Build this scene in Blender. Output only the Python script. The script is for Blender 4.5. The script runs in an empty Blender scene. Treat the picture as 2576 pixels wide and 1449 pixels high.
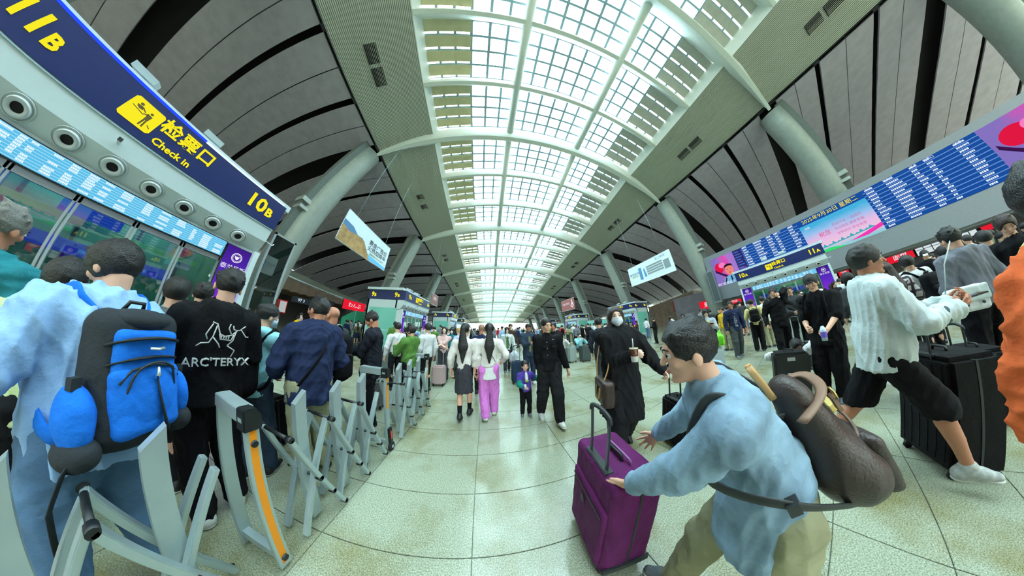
import bpy, bmesh, math, random
import numpy as np
from mathutils import Vector, Matrix, Euler
rnd = random.Random(7)
SC = bpy.context.scene
COL = SC.collection
PI = math.pi
R = math.radians
EYE = 1.55                       # eye height of the photographer

# ------------------------------------------------------------------ camera
cd = bpy.data.cameras.new('camera'); cam = bpy.data.objects.new('camera', cd); COL.objects.link(cam)
cd.type = 'PANO'; cd.sensor_width = 36.0; cd.sensor_fit = 'HORIZONTAL'
cy_ = cd.cycles if hasattr(cd, 'cycles') and hasattr(cd.cycles, 'panorama_type') else cd
cy_.panorama_type = 'FISHEYE_LENS_POLYNOMIAL'
cy_.fisheye_fov = 2 * PI
KS = (0.0, -0.2127575564, 0.0070839482, -4.2134589e-06, -3.194420995e-06)
for i, k in enumerate(KS): setattr(cy_, 'fisheye_polynomial_k%d' % i, k)
YAW, PITCH, ROLL = -0.16335999, 0.292414622, 0.018009018
_M = Matrix.Rotation(YAW, 3, 'Z') @ Matrix.Rotation(PITCH, 3, 'X') @ Matrix.Rotation(ROLL, 3, 'Y')
_r, _f, _u = _M @ Vector((1, 0, 0)), _M @ Vector((0, 1, 0)), _M @ Vector((0, 0, 1))
cam.matrix_world = Matrix(((_r.x, _u.x, -_f.x, 0), (_r.y, _u.y, -_f.y, 0), (_r.z, _u.z, -_f.z, EYE), (0, 0, 0, 1)))
cd.clip_start = 0.02; cd.clip_end = 500
SC.camera = cam

# ------------------------------------------------------------------ sky, sun, exposure
w = bpy.data.worlds.new('sky'); SC.world = w; w.use_nodes = True
nt = w.node_tree; nt.nodes.clear()
bg = nt.nodes.new('ShaderNodeBackground'); wo = nt.nodes.new('ShaderNodeOutputWorld')
bg.inputs[0].default_value = (0.95, 1.0, 0.985, 1); bg.inputs[1].default_value = 13.0
nt.links.new(bg.outputs[0], wo.inputs[0])
SC.view_settings.view_transform = 'Standard'; SC.view_settings.look = 'None'
SC.view_settings.exposure = 0.0; SC.view_settings.gamma = 1.0; SC.view_settings.use_curve_mapping = False
try:
    SC.cycles.max_bounces = 6; SC.cycles.diffuse_bounces = 3; SC.cycles.glossy_bounces = 2
    SC.cycles.transparent_max_bounces = 8; SC.cycles.sample_clamp_indirect = 4
    SC.cycles.use_denoising = True; SC.cycles.use_adaptive_sampling = True; SC.cycles.adaptive_threshold = .045
except Exception: pass
def area_light(name, loc, sx, sy, power, col, rot=(0, 0, 0), portal=False):
    l = bpy.data.lights.new(name, 'AREA'); l.shape = 'RECTANGLE'; l.size = sx; l.size_y = sy
    l.energy = power; l.color = col
    if portal: l.cycles.is_portal = True
    o = bpy.data.objects.new(name, l); o.location = loc; o.rotation_euler = rot; COL.objects.link(o); return o

# ------------------------------------------------------------------ materials
def srgb(r, g, b):
    f = lambda c: (c / 255 / 12.92) if c / 255 <= 0.04045 else ((c / 255 + 0.055) / 1.055) ** 2.4
    return (f(r), f(g), f(b), 1)
_mats = {}
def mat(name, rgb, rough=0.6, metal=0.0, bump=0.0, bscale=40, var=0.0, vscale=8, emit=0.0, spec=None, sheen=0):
    if name in _mats: return _mats[name]
    m = bpy.data.materials.new(name); m.use_nodes = True
    n = m.node_tree; b = n.nodes['Principled BSDF']
    c = srgb(*rgb)
    b.inputs['Base Color'].default_value = c; b.inputs['Roughness'].default_value = rough
    b.inputs['Metallic'].default_value = metal
    if spec is not None: b.inputs['Specular IOR Level'].default_value = spec
    tc = n.nodes.new('ShaderNodeTexCoord')
    if var:
        t = n.nodes.new('ShaderNodeTexNoise'); t.inputs['Scale'].default_value = vscale; t.inputs['Detail'].default_value = 4
        n.links.new(tc.outputs['Object'], t.inputs['Vector'])
        r = n.nodes.new('ShaderNodeMapRange'); r.inputs[1].default_value = .3; r.inputs[2].default_value = .7
        r.inputs[3].default_value = 1 - var; r.inputs[4].default_value = 1 + var
        n.links.new(t.outputs['Fac'], r.inputs[0])
        mx = n.nodes.new('ShaderNodeVectorMath'); mx.operation = 'SCALE'; mx.inputs[0].default_value = c[:3]
        n.links.new(r.outputs[0], mx.inputs['Scale']); n.links.new(mx.outputs[0], b.inputs['Base Color'])
    if bump:
        t = n.nodes.new('ShaderNodeTexNoise'); t.inputs['Scale'].default_value = bscale; t.inputs['Detail'].default_value = 3
        n.links.new(tc.outputs['Object'], t.inputs['Vector'])
        bn = n.nodes.new('ShaderNodeBump'); bn.inputs['Strength'].default_value = bump; bn.inputs['Distance'].default_value = .02
        n.links.new(t.outputs['Fac'], bn.inputs['Height']); n.links.new(bn.outputs[0], b.inputs['Normal'])
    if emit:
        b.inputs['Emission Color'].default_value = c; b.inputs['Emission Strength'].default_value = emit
    _mats[name] = m; return m
def cloth(name, rgb, rough=.85, var=.12):
    return mat('cloth_' + name, rgb, rough, bump=.35, bscale=26, var=var, vscale=6, spec=.2)
def glow(name, rgb, s=1.0): 
    if name in _mats: return _mats[name]
    m = bpy.data.materials.new(name); m.use_nodes = True; n = m.node_tree; n.nodes.clear()
    e = n.nodes.new('ShaderNodeEmission'); e.inputs[0].default_value = srgb(*rgb); e.inputs[1].default_value = s
    o = n.nodes.new('ShaderNodeOutputMaterial'); n.links.new(e.outputs[0], o.inputs[0]); _mats[name] = m; return m
def ramp_glow(name, stops, s=1.0, axis='Z', distort=0):     # a lit picture: colour gradient over the generated box
    m = bpy.data.materials.new(name); m.use_nodes = True; n = m.node_tree; n.nodes.clear()
    tc = n.nodes.new('ShaderNodeTexCoord'); sp = n.nodes.new('ShaderNodeSeparateXYZ')
    src = tc.outputs['Generated']
    if distort:
        no = n.nodes.new('ShaderNodeTexNoise'); no.inputs['Scale'].default_value = 3.2; no.inputs['Detail'].default_value = 5
        n.links.new(src, no.inputs['Vector']); ml = n.nodes.new('ShaderNodeVectorMath'); ml.operation = 'MULTIPLY_ADD'
        ml.inputs[1].default_value = (distort,) * 3; n.links.new(no.outputs['Color'], ml.inputs[0]); n.links.new(src, ml.inputs[2]); src = ml.outputs[0]
    n.links.new(src, sp.inputs[0]); cr = n.nodes.new('ShaderNodeValToRGB')
    cr.color_ramp.elements[0].position = stops[0][0]; cr.color_ramp.elements[0].color = srgb(*stops[0][1])
    cr.color_ramp.elements[1].position = stops[-1][0]; cr.color_ramp.elements[1].color = srgb(*stops[-1][1])
    for p, c in stops[1:-1]:
        e = cr.color_ramp.elements.new(p); e.color = srgb(*c)
    n.links.new(sp.outputs[axis], cr.inputs[0]); e = n.nodes.new('ShaderNodeEmission'); e.inputs[1].default_value = s
    n.links.new(cr.outputs[0], e.inputs[0]); o = n.nodes.new('ShaderNodeOutputMaterial'); n.links.new(e.outputs[0], o.inputs[0]); return m
def glassy(name, rgb, alpha=.12, rough=.02):
    m = bpy.data.materials.new(name); m.use_nodes = True; n = m.node_tree; n.nodes.clear()
    t = n.nodes.new('ShaderNodeBsdfTransparent'); t.inputs[0].default_value = srgb(*rgb)
    g = n.nodes.new('ShaderNodeBsdfGlossy'); g.inputs['Roughness'].default_value = rough
    mx = n.nodes.new('ShaderNodeMixShader'); mx.inputs[0].default_value = alpha
    o = n.nodes.new('ShaderNodeOutputMaterial')
    n.links.new(t.outputs[0], mx.inputs[1]); n.links.new(g.outputs[0], mx.inputs[2]); n.links.new(mx.outputs[0], o.inputs[0]); return m

def granite():
    m = bpy.data.materials.new('granite'); m.use_nodes = True; n = m.node_tree; b = n.nodes['Principled BSDF']
    g = n.nodes.new('ShaderNodeNewGeometry'); L = n.links.new
    def noise(sc, det=4, rough=.6):
        t = n.nodes.new('ShaderNodeTexNoise'); t.inputs['Scale'].default_value = sc; t.inputs['Detail'].default_value = det
        t.inputs['Roughness'].default_value = rough; L(g.outputs['Position'], t.inputs['Vector']); return t.outputs['Fac']
    def ramp(src, a, b_, ca, cb):
        r = n.nodes.new('ShaderNodeValToRGB'); r.color_ramp.elements[0].position = a; r.color_ramp.elements[1].position = b_
        r.color_ramp.elements[0].color = ca; r.color_ramp.elements[1].color = cb; L(src, r.inputs[0]); return r.outputs[0]
    def mix(f, a, b_, mode='MIX', fac=None):
        x = n.nodes.new('ShaderNodeMix'); x.data_type = 'RGBA'; x.blend_type = mode
        if fac is not None: x.inputs[0].default_value = fac
        else: L(f, x.inputs[0])
        L(a, x.inputs[6]); L(b_, x.inputs[7]); return x.outputs[2]
    speck = ramp(noise(110, 5, .8), .37, .60, srgb(112, 118, 100), srgb(196, 202, 180))
    speck2 = ramp(noise(190, 2), .40, .52, (.45, .45, .45, 1), (1, 1, 1, 1))
    base = mix(None, speck, speck2, 'MULTIPLY', .55)
    stain = ramp(noise(1.15, 5, .6), .47, .66, (0, 0, 0, 1), (1, 1, 1, 1))
    warm = n.nodes.new('ShaderNodeRGB'); warm.outputs[0].default_value = srgb(196, 176, 118)
    wm = mix(None, base, warm.outputs[0], 'MULTIPLY', .75)
    col = mix(stain, base, wm)
    big = ramp(noise(.45, 3), .35, .7, (.90, .92, .90, 1), (1.0, 1.0, .97, 1))
    col = mix(None, col, big, 'MULTIPLY', 1.0)
    L(col, b.inputs['Base Color']); b.inputs['Roughness'].default_value = .16
    b.inputs['Specular IOR Level'].default_value = .55
    rg = ramp(noise(6, 3), .3, .8, (.10, .10, .10, 1), (.26, .26, .26, 1)); L(rg, b.inputs['Roughness'])
    return m

# ------------------------------------------------------------------ objects
def tag(o, label=None, cat=None, group=None, kind=None):
    if label: o['label'] = label
    if cat: o['category'] = cat
    if group: o['group'] = group
    if kind: o['kind'] = kind
    return o
def empty(name, loc=(0, 0, 0), rz=0, parent=None, **k):
    o = bpy.data.objects.new(name, None); COL.objects.link(o); o.location = loc; o.rotation_euler = (0, 0, rz); o.empty_display_size = .1
    if parent: o.parent = parent
    return tag(o, **k)
def struct(name): return empty(name, kind='structure')
def copy_tree(o, parent=None):
    c = o.copy(); COL.objects.link(c)
    if parent is not None: c.parent = parent
    for ch in list(o.children): copy_tree(ch, c)
    return c

class MB:
    """collects simple shapes and links them as one mesh"""
    def __init__(s): s.v = []; s.f = []; s.m = []; s.mats = []; s.sm = []
    def mi(s, m):
        if m is None: return 0
        if m not in s.mats: s.mats.append(m)
        return s.mats.index(m)
    def add(s, vs, fs, m=None, smooth=False):
        o = len(s.v); s.v += [tuple(v) for v in vs]; k = s.mi(m)
        for f in fs: s.f.append(tuple(i + o for i in f)); s.m.append(k); s.sm.append(smooth)
        return s
    def box(s, c, h, m=None, rot=None):
        """centre, full size"""
        vs = []
        for x in (-.5, .5):
            for y in (-.5, .5):
                for z in (-.5, .5):
                    p = Vector((x * h[0], y * h[1], z * h[2]))
                    if rot is not None: p = rot @ p
                    vs.append((p.x + c[0], p.y + c[1], p.z + c[2]))
        return s.add(vs, [(0, 1, 3, 2), (4, 6, 7, 5), (0, 4, 5, 1), (2, 3, 7, 6), (0, 2, 6, 4), (1, 5, 7, 3)], m)
    def bb(s, a, b, m=None):
        return s.box([(a[i] + b[i]) / 2 for i in range(3)], [abs(b[i] - a[i]) for i in range(3)], m)
    def bar(s, a, b, wx, wy, m=None, up=(0, 0, 1)):
        a, b = Vector(a), Vector(b); d = (b - a); L = d.length; d.normalize()
        up = Vector(up)
        if abs(d.dot(up)) > .99: up = Vector((1, 0, 0))
        x = d.cross(up).normalized(); y = x.cross(d)
        rot = Matrix((x, d, y)).transposed()
        return s.box((a + b) / 2, (wx, L, wy), m, rot)
    def cyl(s, a, b, ra, rb=None, n=12, m=None, cap=True):
        rb = ra if rb is None else rb; a, b = Vector(a), Vector(b); d = (b - a).normalized()
        x = d.orthogonal().normalized(); y = d.cross(x); vs = []
        for p, r in ((a, ra), (b, rb)):
            for i in range(n):
                t = 2 * PI * i / n; vs.append(p + x * (r * math.cos(t)) + y * (r * math.sin(t)))
        s.add(vs, [(i, (i + 1) % n, n + (i + 1) % n, n + i) for i in range(n)], m, True)
        if cap: s.add(vs, [tuple(range(n - 1, -1, -1)), tuple(range(n, 2 * n))], m)
        return s
    def ring(s, c, nrm, r0, r1, h, n=20, m=None):
        c = Vector(c); d = Vector(nrm).normalized(); x = d.orthogonal().normalized(); y = d.cross(x); vs = []
        for r, z in ((r0, 0), (r1, 0), ((r1 * .75 + r0 * .25), h), (r0, h * .6)):
            for i in range(n):
                t = 2 * PI * i / n; vs.append(c + x * (r * math.cos(t)) + y * (r * math.sin(t)) + d * z)
        fs = []
        for k in range(4):
            for i in range(n): j = (i + 1) % n; k2 = (k + 1) % 4; fs.append((k * n + i, k * n + j, k2 * n + j, k2 * n + i))
        return s.add(vs, fs, m, True)
    def tube(s, pts, r, n=8, m=None, flat=1.0, up=None):
        pts = [Vector(p) for p in pts]; N = len(pts); vs = []
        px = None
        for i, p in enumerate(pts):
            d = (pts[min(i + 1, N - 1)] - pts[max(i - 1, 0)]).normalized()
            x = (Vector(up).cross(d) if up is not None else (px if px is not None else d.orthogonal()))
            x = (x - d * x.dot(d))
            x = x.normalized() if x.length > 1e-6 else d.orthogonal().normalized()
            px = x; y = d.cross(x); rr = r[i] if isinstance(r, (list, tuple)) else r
            for k in range(n):
                t = 2 * PI * k / n; vs.append(p + x * (rr * math.cos(t)) + y * (rr * flat * math.sin(t)))
        fs = [(i * n + k, i * n + (k + 1) % n, (i + 1) * n + (k + 1) % n, (i + 1) * n + k) for i in range(N - 1) for k in range(n)]
        fs += [tuple(range(n - 1, -1, -1)), tuple((N - 1) * n + k for k in range(n))]
        return s.add(vs, fs, m, True)
    def sph(s, c, r, m=None, n=12, k=8):
        r = (r, r, r) if not isinstance(r, (tuple, list)) else r; vs = [(c[0], c[1], c[2] + r[2])]; fs = []
        for j in range(1, k):
            for i in range(n):
                a = PI * j / k; t = 2 * PI * i / n
                vs.append((c[0] + r[0] * math.sin(a) * math.cos(t), c[1] + r[1] * math.sin(a) * math.sin(t), c[2] + r[2] * math.cos(a)))
        vs.append((c[0], c[1], c[2] - r[2])); e = len(vs) - 1
        for i in range(n): fs.append((0, 1 + i, 1 + (i + 1) % n)); fs.append((e, e - n + (i + 1) % n, e - n + i))
        for j in range(k - 2):
            for i in range(n): a = 1 + j * n; fs.append((a + i, a + n + i, a + n + (i + 1) % n, a + (i + 1) % n))
        return s.add(vs, fs, m, True)
    def prism(s, poly, ax, a, b, m=None):
        """2D outline extruded along axis ax from a to b"""
        def P(p, t):
            q = [p[0], p[1]]; q.insert(ax, t); return tuple(q)
        n = len(poly); vs = [P(p, a) for p in poly] + [P(p, b) for p in poly]
        return s.add(vs, [(i, (i + 1) % n, n + (i + 1) % n, n + i) for i in range(n)] + [tuple(range(n - 1, -1, -1)), tuple(range(n, 2 * n))], m)
    def mesh(s, name, m=None):
        me = bpy.data.meshes.new(name); me.from_pydata(s.v, [], s.f)
        if m is not None and not s.mats: me.materials.append(m)
        for x in s.mats: me.materials.append(x)
        me.polygons.foreach_set('material_index', s.m if s.mats else [0] * len(s.f))
        me.polygons.foreach_set('use_smooth', s.sm); me.update()
        return me
    def build(s, name, m=None, parent=None, bevel=0, loc=None):
        me = s.mesh(name, m)
        if s.v:
            b = bmesh.new(); b.from_mesh(me); bmesh.ops.remove_doubles(b, verts=b.verts, dist=1e-5); bmesh.ops.recalc_face_normals(b, faces=b.faces)
            if bevel:
                es = [e for e in b.edges if len(e.link_faces) == 2 and e.calc_face_angle(0) > .6]
                bmesh.ops.bevel(b, geom=es, offset=bevel, segments=2, affect='EDGES', clamp_overlap=True)
            b.to_mesh(me); b.free()
        return link(name, me, parent, loc)
def link(name, me, parent=None, loc=None, rot=None):
    o = bpy.data.objects.new(name, me); COL.objects.link(o)
    if parent is not None: o.parent = parent
    if loc is not None: o.location = loc
    if rot is not None: o.rotation_euler = rot
    return o

_TS = bpy.data.scenes.new('lettering_room')
def text(body, size, m, origin, right, up, name='lettering', parent=None, extrude=.004, align='CENTER', shear=0, space=1, bold=0):
    """flat lettering; origin = anchor, right/up = world axes of the text plane"""
    cu = bpy.data.curves.new('t', 'FONT'); cu.body = body; cu.size = size; cu.extrude = extrude; cu.align_x = align; cu.align_y = 'CENTER'
    cu.shear = shear; cu.space_character = space; cu.offset = bold; cu.resolution_u = 2
    t = bpy.data.objects.new('t', cu); _TS.collection.objects.link(t); vl = _TS.view_layers[0]; vl.update()
    me = bpy.data.meshes.new_from_object(t.evaluated_get(vl.depsgraph))
    bpy.data.objects.remove(t); bpy.data.curves.remove(cu)
    me.materials.clear(); me.materials.append(m)
    o = link(name, me, parent); r, u = Vector(right).normalized(), Vector(up).normalized(); n = r.cross(u)
    o.matrix_local = Matrix(((r.x, u.x, n.x, origin[0]), (r.y, u.y, n.y, origin[1]), (r.z, u.z, n.z, origin[2]), (0, 0, 0, 1)))
    return o
# ================================================================== the hall
M_white = mat('white_paint', (214, 226, 220), .45, var=.03)
M_rib = mat('rib_paint', (226, 234, 226), .5, var=.04)
M_shade_lit = mat('shade_lit_beige', (204, 198, 156), .8, var=.08, vscale=2)  # left-hand shade panels: light falling on them is put into the beige
M_grey_shade = mat('shade_grey', (186, 188, 178), .8, var=.08, vscale=2)  # right-hand shade panels, coloured without that light
M_alu_dark = mat('mullion', (150, 178, 188), .5)
M_soffit = mat('roof_panel', (176, 170, 180), .6, metal=.0, var=.10, vscale=1.5, bump=.15, bscale=9)
M_slot = mat('slot_black', (22, 20, 22), .9)
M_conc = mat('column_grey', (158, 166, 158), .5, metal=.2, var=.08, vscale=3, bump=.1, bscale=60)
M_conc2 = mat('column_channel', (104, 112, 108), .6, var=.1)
M_dark = mat('dark_metal', (34, 38, 40), .5)
M_glass_sky = glassy('sky_glass', (236, 250, 255), .06, .3)
M_glass = glassy('door_glass', (196, 232, 224), .16)

def striped(name, rgb, rgb2, scale):
    m = bpy.data.materials.new(name); m.use_nodes = True; n = m.node_tree; b = n.nodes['Principled BSDF']
    g = n.nodes.new('ShaderNodeNewGeometry'); wv = n.nodes.new('ShaderNodeTexWave'); wv.bands_direction = 'X'; wv.inputs['Scale'].default_value = scale
    wv.wave_profile = 'SIN'; n.links.new(g.outputs['Position'], wv.inputs['Vector'])
    cr = n.nodes.new('ShaderNodeValToRGB'); cr.color_ramp.elements[0].position = .35; cr.color_ramp.elements[1].position = .6
    cr.color_ramp.elements[0].color = srgb(*rgb2); cr.color_ramp.elements[1].color = srgb(*rgb)
    n.links.new(wv.outputs[0], cr.inputs[0]); n.links.new(cr.outputs[0], b.inputs['Base Color'])
    bp = n.nodes.new('ShaderNodeBump'); bp.inputs['Distance'].default_value = .03; bp.inputs['Strength'].default_value = .8
    n.links.new(wv.outputs[0], bp.inputs['Height']); n.links.new(bp.outputs[0], b.inputs['Normal']); b.inputs['Roughness'].default_value = .6
    return m
M_perf = striped('lined_ceiling', (202, 204, 188), (116, 122, 110), 3.0)

XC, HALF = 5.0, 16.35
XL, XR = XC - HALF, XC + HALF
SKL, SKR = -6.4, 16.4
TUB = (1.1, 8.9)
_yz = [(-60, 15.0), (-48, 15.4), (-34.5, 15.8), (-20.5, 16.2), (-7, 16.6), (6.7, 16.7), (19.8, 15.6), (31.7, 14.1), (43.9, 12.2), (55.5, 10.5), (67, 8.9), (78.5, 7.4), (90, 6.0)]
RIBS = [-34.5, -20.5, -7, 6.7, 19.8, 31.7, 43.9, 55.5, 67, 78.5, 90]
def ZE(y): return float(np.interp(y, [a for a, b in _yz], [b for a, b in _yz]))
def RISE(y): return float(np.interp(y, [-60, 6.7, 19.8, 31.7, 55, 90], [3.9, 3.9, 3.1, 2.7, 1.9, .9]))
def ZA(x, y): t = (x - XC) / HALF; return ZE(y) + RISE(y) * (1 - t * t)
GH = lambda y: float(np.interp(y, [-60, 20, 90], [1.15, 1.1, .6]))
def sheet(xs, y0, y1, zf, th, m, name, parent=None, smooth=False):
    """curved slab over x stations between y0 and y1"""
    b = MB(); n = len(xs); vs = []
    for y in (y0, y1):
        for x in xs: vs.append((x, y, zf(x, y)))
        for x in xs: vs.append((x, y, zf(x, y) + th))
    fs = []
    for i in range(n - 1):
        fs += [(i, i + 1, 2 * n + i + 1, 2 * n + i), (n + i, 3 * n + i, 3 * n + i + 1, n + i + 1), (i, n + i, n + i + 1, i + 1), (2 * n + i, 2 * n + i + 1, 3 * n + i + 1, 3 * n + i)]
    fs += [(0, 2 * n, 3 * n, n), (n - 1, 2 * n - 1, 4 * n - 1, 3 * n - 1)]
    b.add(vs, fs, None, smooth); return b.build(name, m, parent)

def arch_beam(y, x0, x1, wt, wb, drop, m, name, parent, seg=24, pad=0):
    b = MB(); xs = np.linspace(x0, x1, seg); vs = []
    for x in xs:
        zb = ZA(x, y) - drop; zt = ZA(x, y) + GH(y) * (1 if SKL < x < SKR else 0) + .05
        taper = 1.0 if SKL < x < SKR else max(.15, 1 - (abs(x - XC) - 11.4) / 6.2)
        zt = zb + (zt - zb) if SKL < x < SKR else ZA(x, y) + .05
        a, c = wt * taper / 2, wb * (taper * .5 + .5) / 2
        vs += [(x, y - a, zt), (x, y - a * .86, zb + .45 * (zt - zb)), (x, y - c, zb + .05), (x, y - c * .8, zb), (x, y + c * .8, zb), (x, y + c, zb + .05), (x, y + a * .86, zb + .45 * (zt - zb)), (x, y + a, zt)]
    k = 8; fs = [(i * k + j, i * k + (j + 1) % k, (i + 1) * k + (j + 1) % k, (i + 1) * k + j) for i in range(seg - 1) for j in range(k)]
    fs += [tuple(range(k)), tuple(range((seg - 1) * k, seg * k))]
    b.add(vs, fs, None, True); o = b.build(name, m, parent)
    try: o.data.set_sharp_from_angle(angle=R(35))
    except Exception: pass
    return o

# ---- floor of granite tiles
M_gran = granite(); M_joint = mat('floor_joint', (120, 126, 108), .8)
TX, TY, OX, OY = 1.06, .515, -.16, .775
fl = struct('floor')
MB().bb((-48, -60, -.3), (60, 92, -.012), M_joint).build('slab', None, fl)
tile_me = MB().bb((.003, .003, -.03), (TX - .003, TY - .003, 0)).build('tile', M_gran, fl, bevel=.0015)
_tm = tile_me.data; bpy.data.objects.remove(tile_me)
done = set()
for i in range(-7, 8):
    for j in range(-8, 12):
        link('tile', _tm, fl, (OX + i * TX, OY + j * TY, 0)); done.add((i, j))
vs, fs = [], []
for i in range(-24, 30):
    for j in range(-60, 90):
        if (i, j) in done: continue
        x, y = OX + i * TX, OY + j * TY; o = len(vs)
        vs += [(x + .003, y + .003, 0), (x + TX - .003, y + .003, 0), (x + TX - .003, y + TY - .003, 0), (x + .003, y + TY - .003, 0)]; fs.append((o, o + 1, o + 2, o + 3))
me = bpy.data.meshes.new('tiles'); me.from_pydata(vs, [], fs); me.materials.append(M_gran); tag(link('far_tiles', me, fl), kind='stuff')
b = MB()
x0, x1, y0, y1 = OX - 24 * TX, OX + 30 * TX, OY - 60 * TY, OY + 90 * TY
b.bb((-48, -60, -.02), (x0, 92, 0)); b.bb((x1, -60, -.02), (60, 92, 0)); b.bb((x0, -60, -.02), (x1, y0, 0)); b.bb((x0, y1, -.02), (x1, 92, 0))
b.build('far_paving', M_gran, fl)

# ---- arched roof
roof = struct('ceiling')
M_rib_b = M_rib
for y in RIBS: arch_beam(y, XL - .1, XR + .1, 1.15, .5, .55, M_rib, 'main_rib', roof)
gx = list(np.linspace(SKL, -2.9, 4)) + list(np.linspace(-2.9, TUB[0], 4)[1:]) + list(np.linspace(TUB[0], TUB[1], 7)[1:]) + list(np.linspace(TUB[1], 12.9, 4)[1:]) + list(np.linspace(12.9, SKR, 4)[1:])
def zg(x, y): return ZA(x, y) + GH(y)
for bi in range(len(RIBS) - 1):
    ya, yb = RIBS[bi], RIBS[bi + 1]
    near = ya >= -21 and yb < 25
    bay = struct('ceiling_bay') if False else empty('skylight_bay', parent=roof)
    for s in (0, 1):
        xs = np.linspace(XL, SKL, 5) if s == 0 else np.linspace(SKR, XR, 5)
        sheet(xs, ya, yb, ZA, .12, M_perf, 'lined_panel', bay)
        xf = SKL if s == 0 else SKR; d = -.12 if s == 0 else .12
        b = MB(); b.add([(xf, ya, ZA(xf, ya)), (xf, yb, ZA(xf, yb)), (xf - 2.2 * d, yb, zg(xf, yb)), (xf - 2.2 * d, ya, zg(xf, ya)), (xf + d, ya, ZA(xf, ya)), (xf + d, yb, ZA(xf, yb)), (xf + d, yb, zg(xf, yb) + .1), (xf + d, ya, zg(xf, ya) + .1)],
                        [(0, 1, 2, 3), (4, 5, 6, 7), (0, 4, 7, 3), (1, 5, 6, 2), (3, 2, 6, 7), (0, 1, 5, 4)])
        b.build('fascia', M_rib, bay)
        # pair of air vents
        if yb > -22 and ya < 60:
            xv = -9.3 if s == 0 else 19.3; ym = (ya + yb) / 2 + (.5 if s == 0 else .3)
            for q in (-1, 1):
                b = MB(); yc = ym + q * .75
                z = ZA(xv, yc) - .03; sl = (ZA(xv + .4, yc) - ZA(xv - .4, yc)) / .8
                b.add([(xv - .38, yc - .62, z - .38 * sl), (xv + .38, yc - .62, z + .38 * sl), (xv + .38, yc + .62, z + .38 * sl), (xv - .38, yc + .62, z - .38 * sl)], [(0, 1, 2, 3)], M_slot)
                for k in range(8):
                    t = -.34 + k * .097; b.box((xv + t, yc, z - .04 + t * sl), (.014, 1.2, .03), M_perf)
                b.build('air_vent', None, bay)
    for xt in TUB:
        MB().cyl((xt, ya + .3, ZA(xt, ya + .3) + .25), (xt, yb - .3, ZA(xt, yb - .3) + .25), .34, n=20).build('ridge_tube', M_rib, bay)
    subs = [ya + (yb - ya) * t / 3 for t in range(4)]
    for y in subs[1:3]:
        for a, c in ((SKL, TUB[0]), (TUB[0], TUB[1]), (TUB[1], SKR)): arch_beam(y, a + .02, c - .02, .62, .34, .0, M_rib, 'cross_rib', bay, 8)
    # glazing
    for k in range(3):
        a, c = subs[k] + (.55 if k == 0 else .28), subs[k + 1] - (.55 if k == 2 else .28)
        ys = np.linspace(a, c, 5)
        if near:
            for i in range(len(gx) - 1):
                if gx[i] < -3 or gx[i] > 12.8: continue
                for j in range(4): sheet([gx[i] + .03, gx[i + 1] - .03], ys[j] + .03, ys[j + 1] - .03, zg, .02, M_glass_sky, 'glass_pane', bay)
        else:
            tag(sheet([x for x in gx if -3 < x < 13], a, c, zg, .02, M_glass_sky, 'glass_panes', bay), kind='stuff')
        b = MB()
        for x in gx[1:-1]:
            if x in TUB: continue
            b.bar((x, subs[k], zg(x, subs[k])), (x, subs[k + 1], zg(x, subs[k + 1])), .20, .18)
        for y in ys:
            for i in range(len(gx) - 1): b.bar((gx[i], y, zg(gx[i], y)), (gx[i + 1], y, zg(gx[i + 1], y)), .15, .14)
        tag(b.build('glazing_bars', M_alu_dark, bay), kind='stuff')
        # shade panels with light slots between them
        sb = MB()
        for s in (0, 1):
            for i in (range(3) if s == 0 else range(len(gx) - 4, len(gx) - 1)):
                for j in range(4):
                    yy0, yy1 = ys[j] + .05, ys[j + 1] - .20
                    f = lambda x, y: zg(x, y) - .12
                    if near: sheet([gx[i] - .02, gx[i + 1] + .02], yy0, yy1, f, .03, M_shade_lit if s == 0 else M_grey_shade, 'shade_panel', bay)
                    else:
                        x0, x1 = gx[i] + .03, gx[i + 1] - .03
                        sb.add([(x0, yy0, f(x0, yy0)), (x1, yy0, f(x1, yy0)), (x1, yy1, f(x1, yy1)), (x0, yy1, f(x0, yy1))], [(0, 1, 2, 3)], M_shade_lit if s == 0 else M_grey_shade)
        if sb.v: tag(sb.build('shade_panels', None, bay), kind='stuff')
    # side roofs: curved metal panels with dark slots
    for s in (-1, 1):
        def zs(x, y, s=s):
            d = (XL - x) if s < 0 else (x - XR)
            return ZE(y) - .25 - (.0062 if s < 0 else .0085) * d * d * (ZE(y) / 16.5)
        reach = 31 if s < 0 else 33
        xs = [XL - d for d in np.linspace(0, reach, 13)] if s < 0 else [XR + d for d in np.linspace(0, reach, 13)]
        wing = empty('roof_wing', parent=roof)
        sheet(xs, ya, yb, lambda x, y: zs(x, y) + .9, .1, M_slot, 'slot_backing', wing)
        L_ = yb - ya; wide, nar = .85, .22
        segs = []
        marks = [ya + wide] + [ya + L_ * t / 3 for t in (1, 2)] + [yb - wide]
        for q in range(3):
            a = marks[q] + (0 if q == 0 else nar); c = marks[q + 1] - (0 if q == 2 else nar); m_ = (a + c) / 2
            segs += [(a, m_ - .03), (m_ + .03, c)]
        for a, c in segs: sheet(xs, a, c, zs, .12, M_soffit, 'roof_panel', wing)
        b = MB()
        xe = XL if s < 0 else XR
        b.add([(xe, ya, ZE(ya) - .35), (xe, yb, ZE(yb) - .35), (xe, yb, ZE(yb) + .8), (xe, ya, ZE(ya) + .8)], [(0, 1, 2, 3)]); b.build('edge_trim', M_slot, wing)

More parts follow.
